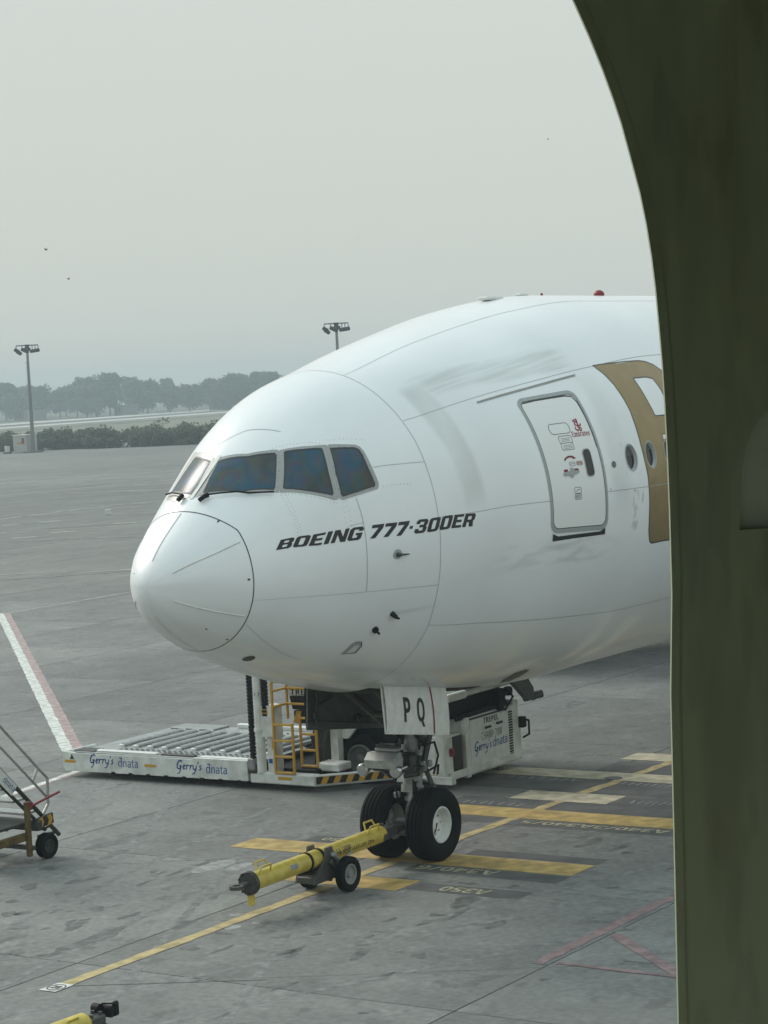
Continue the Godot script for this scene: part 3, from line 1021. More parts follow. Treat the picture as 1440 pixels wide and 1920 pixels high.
	obj("radome_joint", dark_joint, MT["seam_dark"], jet)
	for q in [[-4.82, 1.846, -4.3, 1.823, -3.2, 1.831, -2.6, 1.838, -1.97, 1.85], [-3.21, 1.165, -3.2, 1.3, -3.206, 1.435, -3.22, 1.63, -3.206, 1.83], [-3.43, 1.325, -3.2, 1.334],
			[-1.96, -3.0, -1.96, -2.0, -1.96, -1, -1.97, 0, -1.96, 0.4, -1.945, 0.68, -1.93, 0.965, -1.95, 1.2, -1.966, 1.43, -1.98, 1.67, -1.965, 1.85, -1.95, 2.0, -1.91, 2.14, -1.89, 2.4, -1.9, 2.9],
			[-1.967, 0.281, -0.33, 0.255, 0.7, 0.255, 1.476, 0.27, 2.66, 0.296, 3.64, 0.31, 10, 0.31], [-1.92, 0.817, -0.7, 0.836, 0.3, 0.846, 1.25, 0.856, 2.16, 0.866, 10, 0.88],
			[-2.8, 1.028, -2.36, 1.07, -1.94, 1.102], [-1.966, 1.43, -1.08, 1.47, -0.6, 1.487, 0.16, 1.52], [1.36, 1.545, 1.87, 1.555, 2.365, 1.563, 10, 1.575],
			[-1.91, 2.143, -0.36, 2.19, 2.09, 2.22, 10, 2.23], [-4.8, 2.22, -4.64, 2.32, -4.44, 2.41, -4.2, 2.49, -3.99, 2.548, -3.655, 2.593], [-4.1, -0.3, -3.7, 0.1, -3.55, 0.4]]:
		m = MB.new()
		var fine := []
		var src := pts(q)
		for i in src.size() - 1:
			var n := maxi(1, int(src[i].distance_to(src[i + 1]) / 0.16))
			for j in n:
				fine.append(src[i].lerp(src[i + 1], float(j) / n))
		fine.append(src[-1])
		m.band(fine, 0.009, lay_skin(0.0025), Vector2(1, 0.36))
		obj("panel_joint", m, MT["seam"], jet)
	# rain gutter over the door
	m = MB.new()
	l = []
	for i in 15:
		var s: Array = lay_skin(0.012).call(Vector2(lerpf(-0.49, 1.62, i / 14.0), lerpf(0.869, 0.886, i / 14.0)))
		l.append(s[0])
	for i in 14:
		m.cyl(l[i], l[i + 1], 0.01, 0.01, 6)
	obj("rain_gutter", m, MT["gate_white"], jet)
	m = MB.new()
	m.band([Vector2(-0.49, 0.878), Vector2(0.2, 0.884), Vector2(0.9, 0.889), Vector2(1.62, 0.894)], 0.018, lay_skin(0.003), Vector2(1, 0.4))
	obj("gutter_edge", m, MT["seam"], jet)
	for sd in [1.0, -1.0]:
		m = MB.new()
		var sec := []
		for q in [[3.0, 20.0, 34.0, 3.3, 0.75], [11.0, 25.5, 34.8, 4.1, 0.5], [32.4, 42.0, 45.0, 6.4, 0.15]]:
			var loop := []
			for i in 16:
				var a := TAU * i / 16.0
				loop.append(Vector3(lerpf(q[1], q[2], 0.5 - 0.5 * cos(a)), q[3] + sin(a) * q[4] * (0.6 + 0.4 * cos(a)), q[0] * sd))
			sec.append(loop)
		for k in 2:
			for i in 16:
				var mid: Vector3 = (sec[k][0] + sec[k][8] + sec[k + 1][0] + sec[k + 1][8]) / 4.0
				m.quad(sec[k][i], sec[k][(i + 1) % 16], sec[k + 1][(i + 1) % 16], sec[k + 1][i], mid)
		obj("wing", m, MT["gear_grey"], jet)
		m = MB.new()
		m.lathe(Vector3(18.6, 2.65, 9.6 * sd), Vector3.RIGHT, [[0.6, 0.0], [0.6, 1.5], [0.0, 1.66], [0.3, 1.85], [2.5, 1.95], [5.0, 1.7], [6.8, 1.2], [6.8, 0.0]], 32)
		m.box(Vector3(24.5, 4.3, 9.6 * sd), Vector3(5.0, 1.4, 0.4), 0.1)
		obj("engine", m, MT["gate_white"], jet)
	cockpit(jet)
	boarding_door(jet)
	livery(jet)
	probes(jet)
	nose_gear(jet)

func q_vec(q: Array) -> Vector2:
	return Vector2(q[0], q[1])

func cabin_window(jet: Node, o: Vector2, k: int) -> void:
	var n := 32
	var rim := MB.new()
	var hole := MB.new()
	var loops := []
	for i in n:
		loops.append(Vector2(cos(TAU * i / n), sin(TAU * i / n)))
	var at := func(d: Vector2, s: float, depth: float) -> Vector3:
		var p: Vector2 = o + Vector2(d.x * 0.133 * s, d.y * 0.067 * s)
		return skin(p.x, p.y) - skin_normal(o.x, o.y) * depth
	var k0 := skin_normal(o.x, o.y)
	for i in n:
		var a: Vector2 = loops[i]; var b: Vector2 = loops[(i + 1) % n]
		rim.squad(at.call(a, 1.1, -0.004), at.call(b, 1.1, -0.004), at.call(b, 0.97, -0.004), at.call(a, 0.97, -0.004), k0, k0, k0, k0)
		hole.quad(at.call(a, 1.0, 0.0), at.call(b, 1.0, 0.0), at.call(b, 0.86, 0.05), at.call(a, 0.86, 0.05), at.call(a, 2.0, 0.03))
	var w := obj("cabin_window", rim, MT["door_frame"], jet)
	obj("window_reveal", hole, MT["reveal"], w)
	var pane := MB.new()
	pane.fill([ellipse(Vector2.ZERO, Vector2(0.9, 0.9), 28)], func(p): return [at.call(p, 1.0, 0.045), k0])
	obj("pane", pane, MT["pane_dark"], w)
	if k < 2:
		var blind := MB.new()
		blind.fill([pts([-0.72, -0.44, -0.62, -0.6, -0.3, -0.8, 0.1, -0.86, 0.42, -0.74, 0.64, -0.44, 0.7, -0.2 - 0.2 * k, -0.8, -0.1 - 0.3 * k])], func(p): return [at.call(p, 1.0, 0.04), k0])
		obj("blind", blind, MT["shade_grey"], w)

func glass_texture() -> ImageTexture:
	var f := FastNoiseLite.new()
	f.seed = 12; f.frequency = 0.006; f.fractal_octaves = 2
	var im := Image.create_empty(256, 256, false, Image.FORMAT_RGB8)
	for y in 256:
		for x in 256:
			var a := f.get_noise_2d(x, y) * 2.0
			var b := f.get_noise_2d(x + 900, y) * 1.4
			var base := Color(0.03, 0.085, 0.135).lerp(Color(0.045, 0.06, 0.056), clampf(0.4 + b, 0, 1))  # bluish reflection and rainbow sheen are painted into the pane colour
			var hue := Color.from_hsv(fposmod(0.55 + a * 0.75, 1.0), 0.42, 0.12)
			im.set_pixel(x, y, base.lerp(hue, clampf(absf(a) * 0.5, 0, 0.32)).linear_to_srgb())
	return ImageTexture.create_from_image(im)

func cockpit(jet: Node) -> void:
	var glass := mat("cockpit_glass", Color.WHITE, 0.19)
	glass.metallic_specular = 0.36
	glass.albedo_texture = glass_texture()
	glass.uv1_scale = Vector3(1.1, 1.3, 1)
	var panes := [
		[[-3.722, -0.546, -3.869, -0.422, -4.157, -0.058, -4.25, -0.022, -4.763, -0.022, -4.8, -0.16, -4.76, -0.34, -4.55, -0.6], [-3.96, -0.421, -4.128, -0.234, -4.218, -0.081, -4.69, -0.04, -4.72, -0.05, -4.669, -0.234, -4.484, -0.529]],
		[[-4.157, 0.022, -4.162, 0.03, -4.035, 0.294, -3.88, 0.43, -3.79, 0.497, -3.778, 0.525, -3.795, 0.56, -3.95, 0.69, -4.107, 0.813, -4.139, 0.822, -4.437, 0.629, -4.764, 0.057, -4.763, 0.022], [-4.216, 0.036, -4.069, 0.316, -3.86, 0.495, -3.838, 0.51, -3.845, 0.535, -4.021, 0.666, -4.145, 0.764, -4.169, 0.771, -4.488, 0.531, -4.69, 0.161, -4.684, 0.119, -4.479, 0.071]],
		[[-3.765, 0.523, -3.605, 0.598, -3.41, 0.683, -3.234, 0.741, -3.277, 0.77, -3.399, 0.958, -3.459, 1.128, -3.515, 1.122, -3.816, 0.981, -3.972, 0.905, -4.127, 0.832, -4.1, 0.815, -3.8, 0.57], [-3.742, 0.572, -3.725, 0.574, -3.538, 0.664, -3.345, 0.738, -3.332, 0.749, -3.443, 0.927, -3.501, 1.07, -3.518, 1.079, -3.655, 1.022, -3.796, 0.957, -4.035, 0.833, -4.045, 0.818]],
		[[-3.258, 0.755, -3.206, 0.751, -3.032, 0.804, -2.873, 0.848, -2.836, 0.872, -2.817, 0.912, -2.82, 1.029, -2.815, 1.133, -2.837, 1.153, -2.864, 1.162, -3.12, 1.155, -3.39, 1.143, -3.429, 1.13, -3.44, 1.111, -3.381, 0.945], [-3.223, 0.782, -3.059, 0.825, -2.91, 0.863, -2.872, 0.886, -2.868, 0.924, -2.88, 1.026, -2.876, 1.128, -2.888, 1.138, -3.131, 1.132, -3.379, 1.121, -3.39, 1.107, -3.338, 0.958]]]
	for k in 4:
		var outer := pts(panes[k][0])
		var inner := pts(panes[k][1])
		var m := MB.new()
		m.fill([outer, inner], lay_skin(0.004))
		var fr := obj("window_frame", m, MT["frame_grey"], jet)
		m = MB.new()
		m.fill([inner], lay_skin(0.003))
		obj("windscreen_pane" if k < 2 else "cockpit_pane", m, glass, fr)
		m = MB.new()
		outline_of(inner, 0.022, m, lay_skin(0.006), Vector2(1, 0.55))
		obj("pane_seal", m, MT["seam_dark"], fr)
		m = MB.new()
		if k == 1 or k == 3:
			outline_of(outer, 0.012, m, lay_skin(0.005), Vector2(1, 0.55))
			obj("frame_edge", m, MT["seam"], fr)
			# screws round the clamped frames
			m = MB.new()
			for i in outer.size():
				var a := outer[i].lerp(inner[0], 0.0); var b := outer[(i + 1) % outer.size()]
				var n := int((a - b).length() / 0.05)
				for j in n:
					var p := a.lerp(b, (j + 0.5) / n)
					var near := inner[0]
					for q in inner:
						if q.distance_to(p) < near.distance_to(p):
							near = q
					var mid := (p + (near - p).limit_length(0.035))
					m.fill([ellipse(mid, Vector2(0.005, 0.0035), 5)], lay_skin(0.0055))
			var sc := obj("frame_screws", m, MT["seam_dark"], fr)
			sc.set_meta("kind", "stuff")
	# bright post between the two windscreens
	var m := MB.new()
	m.fill([pts([-4.13, -0.026, -4.13, 0.026, -4.8, 0.03, -4.8, -0.03])], lay_skin(0.009))
	obj("centre_post", m, MT["white"], jet)
	# wipers
	for q in [[[-4.84, 0.19, -4.77, 0.215, -4.73, 0.25], [-4.73, 0.25, -4.66, 0.36, -4.53, 0.52, -4.44, 0.635, -4.2, 0.80]], [[-4.84, -0.165, -4.79, -0.15, -4.76, -0.14], [-4.76, -0.14, -4.73, -0.2, -4.7, -0.26, -4.6, -0.42, -4.5, -0.58]]]:
		m = MB.new()
		var lay := lay_skin(0.045)
		var arm := []
		for p in pts(q[0]):
			arm.append(lay.call(p)[0])
		m.tube(arm, 0.032, 8)
		var w := obj("windscreen_wiper", m, MT["black"], jet)
		m = MB.new()
		var bl := []
		for p in pts(q[1]):
			bl.append(lay.call(p)[0])
		m.tube(bl, 0.012, 6)
		obj("wiper_blade", m, MT["black"], w)
	# rivet rows under the frames
	m = MB.new()
	for q in [[-4.12, 0.86, -4.13, 1.28, 16], [-4.07, 0.86, -4.08, 1.28, 16], [-3.42, 1.16, -3.46, 1.4, 8], [-3.36, 1.16, -3.4, 1.4, 8], [-3.5, 1.15, -4.1, 0.86, 18], [-3.3, 0.7, -3.8, 0.46, 14], [-3.2, 0.71, -2.7, 0.84, 10], [-2.76, 1.16, -2.3, 1.2, 9]]:
		for i in q[4]:
			var p := Vector2(q[0], q[1]).lerp(Vector2(q[2], q[3]), i / float(q[4] - 1))
			m.fill([ellipse(p + Vector2(rng.randf_range(-0.01, 0.01), 0), Vector2(0.0055, 0.004), 5)], lay_skin(0.002))
	var rv := obj("rivet_rows", m, MT["seam"], jet)
	rv.set_meta("kind", "stuff")

func boarding_door(jet: Node) -> void:
	var outer := rounded(Vector2(0.762, 1.325), Vector2(0.606, 0.402), 0.12)
	# corner radius is in metres across and about a third of that in angle
	var loop := func(hx: float, hy: float, r: float) -> PackedVector2Array:
		var p := PackedVector2Array()
		for c in 4:
			var s: Vector2 = [Vector2(1, 1), Vector2(-1, 1), Vector2(-1, -1), Vector2(1, -1)][c]
			for i in 6:
				var a := PI / 2 * (c + i / 5.0)
				var q := Vector2(s.x * (hx - r), s.y * (hy - r * 0.36)) + Vector2(cos(a) * r, sin(a) * r * 0.36)
				p.append(Vector2(0.756, 1.328) + q + Vector2(0, q.x * 0.033 + 0.002 * (1 - signf(q.y))))
		return p
	outer = loop.call(0.6, 0.387, 0.14)
	var inner: PackedVector2Array = loop.call(0.553, 0.365, 0.11)
	var m := MB.new()
	m.fill([outer, inner], lay_skin(0.005))
	var fr := obj("door_frame", m, MT["door_frame"], jet)
	m = MB.new()
	m.fill([inner], lay_skin(0.002))
	var dp := mat("door_paint", lin(0.76, 0.78, 0.77), 0.22)
	dp.clearcoat_enabled = true
	dp.clearcoat = 0.4
	var door := obj("boarding_door", m, dp, jet)
	door.set_meta("label", "closed white boarding door with red markings")
	m = MB.new()
	var gap: PackedVector2Array = loop.call(0.549, 0.363, 0.11)
	outline_of(gap, 0.012, m, lay_skin(0.0035), Vector2(1, 0.36))
	# wider dark band paints the gap's shadow along the top and aft edge
	m.band([Vector2(0.26, 0.962), Vector2(0.5, 0.965), Vector2(0.8, 0.976), Vector2(1.1, 0.987), Vector2(1.24, 1.0), Vector2(1.29, 1.04), Vector2(1.297, 1.12), Vector2(1.3, 1.3)], 0.022, lay_skin(0.004), Vector2(1, 0.4))
	obj("door_gap_shadow", m, MT["seam_dark"], fr)
	m = MB.new()
	m.fill([pts([0.2, 1.697, 0.3, 1.716, 0.6, 1.723, 1.2, 1.736, 1.3, 1.722, 1.31, 1.756, 0.2, 1.737])], lay_skin(0.009), 0.12, 0.02)
	obj("sill_plate", m, MT["print_black"], jet)
	m = MB.new()
	m.fill([ellipse(Vector2(1.575, 1.412), Vector2(0.05, 0.018), 16)], lay_skin(0.004))
	m.fill([ellipse(Vector2(2.0, 1.57), Vector2(0.012, 0.006), 8), ellipse(Vector2(1.43, 1.535), Vector2(0.01, 0.005), 8)], lay_skin(0.004))
	obj_each("static_port", m, MT["print_grey"], jet)
	# window in the door
	m = MB.new()
	var wl := func(hx: float, hy: float) -> PackedVector2Array:
		var p := PackedVector2Array()
		for q in rounded(Vector2.ZERO, Vector2(hx, hy * 2.8), hx * 0.75, 5):
			p.append(Vector2(1.045 + q.x - q.y * -0.006, 1.37 + q.y / 2.8))
		return p
	m.fill([wl.call(0.088, 0.077), wl.call(0.066, 0.067)], lay_skin(0.007))
	var dw := obj("door_window", m, MT["reveal"], door)
	m = MB.new()
	m.fill([wl.call(0.066, 0.067)], lay_skin(0.004))
	obj("pane", m, MT["pane_dark"], dw)
	m = MB.new()
	outline_of(wl.call(0.07, 0.069), 0.012, m, lay_skin(0.0078), Vector2(1, 0.36))
	obj("window_seal", m, MT["seam_dark"], dw)
	# handle
	m = MB.new()
	m.fill([pts([0.49, 1.393, 0.534, 1.39, 0.626, 1.389, 0.64, 1.378, 0.66, 1.372, 0.69, 1.376, 0.705, 1.391, 0.80, 1.397, 0.816, 1.404, 0.79, 1.411, 0.697, 1.415, 0.669, 1.427, 0.631, 1.426, 0.617, 1.413, 0.511, 1.409, 0.484, 1.402])], lay_skin(0.012), 0.05, 0.01)
	obj("door_handle", m, MT["door_frame"], door)
	m = MB.new()
	m.fill([pts([0.507, 1.375, 0.587, 1.377, 0.588, 1.39, 0.508, 1.389])], lay_skin(0.0042))
	m.fill([pts([0.719, 1.382, 0.81, 1.387, 0.803, 1.4, 0.711, 1.396])], lay_skin(0.0042))
	m.band([Vector2(0.573, 1.327), Vector2(0.612, 1.318), Vector2(0.662, 1.314), Vector2(0.716, 1.316), Vector2(0.755, 1.321)], 0.03, lay_skin(0.0042), Vector2(1, 0.36))
	m.fill([pts([0.745, 1.314, 0.812, 1.331, 0.735, 1.332])], lay_skin(0.0042))
	obj_each("red_marking", m, MT["red"], door)
	# outlined placards
	for q in [[0.682, 1.155, 0.2, 0.03, 0.06, 0.0, "print_grey", 0.01], [0.718, 1.22, 0.128, 0.02, 0.03, 0.0, "print_grey", 0.009], [0.714, 1.259, 0.12, 0.019, 0.02, 0.0, "print_grey", 0.009], [0.706, 1.356, 0.056, 0.0105, 0.02, 0.0, "print_grey", 0.007], [0.854, 1.361, 0.06, 0.0105, 0.02, 0.0, "print_red", 0.007], [0.728, 1.499, 0.07, 0.0155, 0.025, 0.0, "print_grey", 0.008], [0.722, 1.532, 0.067, 0.0145, 0.025, 0.0, "print_grey", 0.008]]:
		m = MB.new()
		var p := PackedVector2Array()
		for r in rounded(Vector2.ZERO, Vector2(q[2], q[3] * 2.8), q[4], 3):
			p.append(Vector2(q[0] + r.x, q[1] + r.y / 2.8 + r.x * 0.04))
		outline_of(p, q[7], m, lay_skin(0.0042), Vector2(1, 0.36))
		obj("placard", m, MT[q[6]], door)
	var on_door := func(o: Vector2, off: float) -> Callable:
		var s := lay_skin(off)
		return func(p: Vector2) -> Array: return s.call(Vector2(o.x + p.x, o.y - p.y / 2.75 + p.x * 0.04))
	m = MB.new()
	for k in 3:
		m.band([Vector2(0.63, 1.211 + k * 0.008), Vector2(0.8, 1.216 + k * 0.008)], 0.006, lay_skin(0.0042), Vector2(1, 0.36))
		m.band([Vector2(0.63, 1.251 + k * 0.008), Vector2(0.81, 1.257 + k * 0.008)], 0.006, lay_skin(0.0042), Vector2(1, 0.36))
	m.band([Vector2(0.66, 1.356), Vector2(0.69, 1.353), Vector2(0.72, 1.358), Vector2(0.75, 1.354)], 0.007, lay_skin(0.0042), Vector2(1, 0.36))
	m.band([Vector2(0.69, 1.503), Vector2(0.72, 1.499), Vector2(0.74, 1.496), Vector2(0.775, 1.498)], 0.009, lay_skin(0.0042), Vector2(1, 0.36))
	write_text(m, "EXIT", 0.1, 0.05, on_door.call(Vector2(0.722, 1.532), 0.0042), "Droid Sans", 700)
	obj("placard_print", m, MT["print_grey"], door).set_meta("kind", "stuff")
	m = MB.new()
	write_text(m, "OPEN", 0.1, 0.04, on_door.call(Vector2(0.854, 1.361), 0.0042), "Droid Sans", 700)
	obj("placard_print", m, MT["print_red"], door)
	m = MB.new()
	write_text(m, "Emirates", 0.37, 0.088, on_door.call(Vector2(1.063, 1.21), 0.0042), "Droid Serif", 700)
	obj("airline_name", m, MT["print_red"], door)
	m = MB.new()
	var sw := on_door.call(Vector2(1.06, 1.165), 0.0042)
	for s in [[-0.06, 0.075, -0.02, 0.09, 0.03, 0.1], [-0.04, 0.03, -0.03, 0.06, 0.02, 0.07, 0.0, 0.04], [0.03, 0.1, 0.02, 0.03, 0.0, -0.03], [-0.05, 0.015, 0.0, 0.0, 0.06, 0.0, 0.075, 0.025], [-0.05, -0.02, -0.06, -0.055, -0.03, -0.075, 0.01, -0.06, 0.03, -0.02], [0.01, -0.085, 0.045, -0.08, 0.055, -0.04, 0.03, -0.03]]:
		m.band(Array(pts(s)), 0.021, sw)
	obj("airline_emblem", m, MT["print_red"], door)

func livery(jet: Node) -> void:
	# type name in heavy italics along the nose: positions along x, height from the baseline to the top line
	var m := MB.new()
	var s := "BOEING 777-300ER"
	var nm: Node3D
	var total := 0.0
	for ch in s:
		total += block(ch)[1] + 0.1
	var base := [[-4.478, 1.299], [-3.896, 1.384], [-3.509, 1.417], [-3.174, 1.442], [-2.664, 1.473], [-2.124, 1.498], [-1.746, 1.509], [-1.333, 1.534]]
	var low := func(x: float) -> float:
		var i := 0
		while i < base.size() - 2 and x > base[i + 1][0]:
			i += 1
		return lerpf(base[i][1], base[i + 1][1], (x - base[i][0]) / (base[i + 1][0] - base[i][0]))
	var at := 0.0
	var lay := lay_skin(0.004)
	for ch in s:
		var g := block(ch)
		var fill_map := func(p: Vector2) -> Array:
			var u: float = (at + p.x) / total
			# letters are a little closer together towards the tail in the photograph's plan
			var x := lerpf(-4.48, -1.335, pow(u, 1.0)) + p.y * 0.1
			var t: float = low.call(x)
			return lay.call(Vector2(x, t - p.y * lerpf(0.09, 0.07, u)))
		if g[0].size():
			m = MB.new()
			m.fill(g[0], fill_map, 0.3, 0.12)
			if nm:
				obj("letter", m, MT["print_black"], nm)
			else:
				nm = obj("type_lettering", m, MT["print_black"], jet)
				nm.set_meta("label", "black italic type name along the nose")
		at += g[1] + 0.1
	# the first gold letter of the airline's name, cut by the pillar
	var outer := pts([2.164, 0.863, 2.482, 0.869, 2.725, 0.876, 3.424, 0.893, 3.6, 0.905, 3.76, 0.93, 3.9, 0.975, 4.0, 1.04, 4.05, 1.12, 4.05, 1.3, 3.95, 1.5, 3.6, 1.56, 3.45, 1.65, 3.42, 1.86, 2.884, 1.853, 2.566, 1.854, 2.494, 1.841, 2.443, 1.808, 2.412, 1.781, 2.387, 1.715, 2.375, 1.624, 2.366, 1.555, 2.36, 1.495, 2.334, 1.427, 2.323, 1.355, 2.328, 1.3, 2.343, 1.218, 2.36, 1.16, 2.35, 1.088, 2.32, 1.001, 2.265, 0.932])
	var hole := pts([2.912, 0.988, 3.275, 0.995, 3.45, 1.01, 3.5, 1.08, 3.45, 1.22, 2.974, 1.212, 2.945, 1.141, 2.93, 1.067])
	var hole2 := pts([2.98, 1.312, 3.35, 1.314, 3.35, 1.345, 2.977, 1.343])
	var l := [outer, hole, hole2]
	for w in WINDOWS:
		l.append(ellipse(Vector2(w[0], w[1]), Vector2(0.147, 0.0745), 24))
	l.remove_at(3)
	m = MB.new()
	m.fill(l, lay_skin(0.002))
	obj("gold_lettering", m, MT["gold"], jet)
	m = MB.new()
	outline_of(outer, 0.016, m, lay_skin(0.004), Vector2(1, 0.36))
	outline_of(hole, 0.016, m, lay_skin(0.004), Vector2(1, 0.36))
	outline_of(hole2, 0.012, m, lay_skin(0.004), Vector2(1, 0.36))
	obj_each("lettering_outline", m, MT["print_black"], jet)

func probes(jet: Node) -> void:
	var spot := func(x: float, th: float) -> Array: return lay_skin(0.0).call(Vector2(x, th))
	# pitot probe on its round plate
	var m := MB.new()
	m.fill([ellipse(Vector2(-2.735, 1.58), Vector2(0.075, 0.033), 20)], lay_skin(0.004))
	var p := obj("pitot_probe", m, MT["door_frame"], jet)
	var s: Array = spot.call(-2.735, 1.58)
	m = MB.new()
	m.cyl(s[0], s[0] + s[1] * 0.06 + Vector3(0.02, 0, 0), 0.035, 0.02)
	m.cyl(s[0] + s[1] * 0.05, s[0] + s[1] * 0.06 + Vector3(0.22, -0.01, 0.0), 0.016, 0.008)
	obj("probe_tube", m, MT["dark_steel"], p)
	m = MB.new()
	s = spot.call(-2.681, 2.032)
	m.cyl(s[0] - s[1] * 0.01, s[0] + s[1] * 0.07 + Vector3(0.03, -0.02, 0), 0.04, 0.03)
	m.cyl(s[0] + s[1] * 0.05 + Vector3(0, -0.02, 0), s[0] + s[1] * 0.06 + Vector3(0.1, -0.05, 0), 0.02, 0.016)
	obj("ice_detector", m, MT["black"], jet)
	m = MB.new()
	s = spot.call(-2.858, 2.167)
	m.cyl(s[0] - s[1] * 0.01, s[0] + s[1] * 0.03, 0.05, 0.046, 18)
	m.cyl(s[0] + s[1] * 0.03, s[0] + s[1] * 0.05 + Vector3(0.06, -0.04, 0), 0.02, 0.015)
	obj("angle_of_attack_vane", m, MT["black"], jet)
	# small open service flap low on the nose
	m = MB.new()
	m.fill([pts([-3.1, 2.31, -3.06, 2.29, -2.98, 2.29, -2.93, 2.32, -2.93, 2.41, -3.14, 2.43])], lay_skin(0.004), 0.05, 0.02)
	var fl := obj("service_recess", m, MT["seam"], jet)
	m = MB.new()
	m.band([Vector2(-3.15, 2.432), Vector2(-2.93, 2.405), Vector2(-2.92, 2.33), Vector2(-2.97, 2.285), Vector2(-3.05, 2.29)], 0.014, lay_skin(0.012), Vector2(1, 0.36))
	obj("flap_edge", m, MT["seam_dark"], fl)
	m = MB.new()
	m.fill([pts([-3.04, 2.33, -2.96, 2.32, -2.95, 2.4, -3.09, 2.415])], lay_skin(0.01), 0.05, 0.02)
	obj("flap_inner", m, MT["white"], fl)
	m = MB.new()
	m.fill([ellipse(Vector2(-4.3, 2.79), Vector2(0.07, 0.08), 18)], lay_skin(0.004))
	obj("drain_port", m, MT["print_black"], jet)
	m = MB.new()
	m.fill([pts([1.2, 2.78, 1.14, 2.68, 1.3, 2.645, 1.45, 2.66, 1.55, 2.76, 1.585, 2.83, 1.4, 2.85])], lay_skin(0.005))
	obj("belly_vent", m, MT["print_black"], jet)
	# red beacon and small antennas on the crown
	m = MB.new()
	m.lathe(skin(6.75, 0.0) + Vector3(0, -0.02, 0), Vector3.UP, [[0, 0.095], [0.07, 0.09], [0.1, 0.07], [0.12, 0.035], [0.125, 0]], 18)
	obj("beacon_light", m, MT["red"], jet)
	m = MB.new()
	m.box(skin(3.1, 0.0) + Vector3(0, 0.02, 0), Vector3(0.5, 0.06, 0.2), 0.02)
	m.box(skin(4.1, 0.0) + Vector3(0, 0.015, 0), Vector3(0.28, 0.05, 0.12), 0.02)
	obj_each("antenna_pad", m, MT["gate_white"], jet)
	m = MB.new()
	m.cyl(skin(4.75, 0.0), skin(4.75, 0.0) + Vector3(0, 0.045, 0), 0.022, 0.018)
	obj("crown_lamp", m, MT["red"], jet)

func tyre_profile(hw: float, ro: float, ri: float) -> Array:
	var p := [[-hw * 0.55, ri], [-hw * 0.85, ri + 0.02], [-hw * 0.99, ri + (ro - ri) * 0.38], [-hw, ri + (ro - ri) * 0.55], [-hw * 0.96, ri + (ro - ri) * 0.72], [-hw * 0.85, ri + (ro - ri) * 0.88], [-hw * 0.66, ro * 0.985]]
	for k in 4:
		var t := hw * (-0.5 + k * 0.3333)
		p.append_array([[t - 0.012, ro * (0.998 if k in [1, 2] else 0.994)], [t - 0.009, ro - 0.02], [t + 0.009, ro - 0.02], [t + 0.012, ro * (0.998 if k in [1, 2] else 0.994)]])
	for i in range(6, -1, -1):
		p.append([-p[i][0], p[i][1]])
	return p

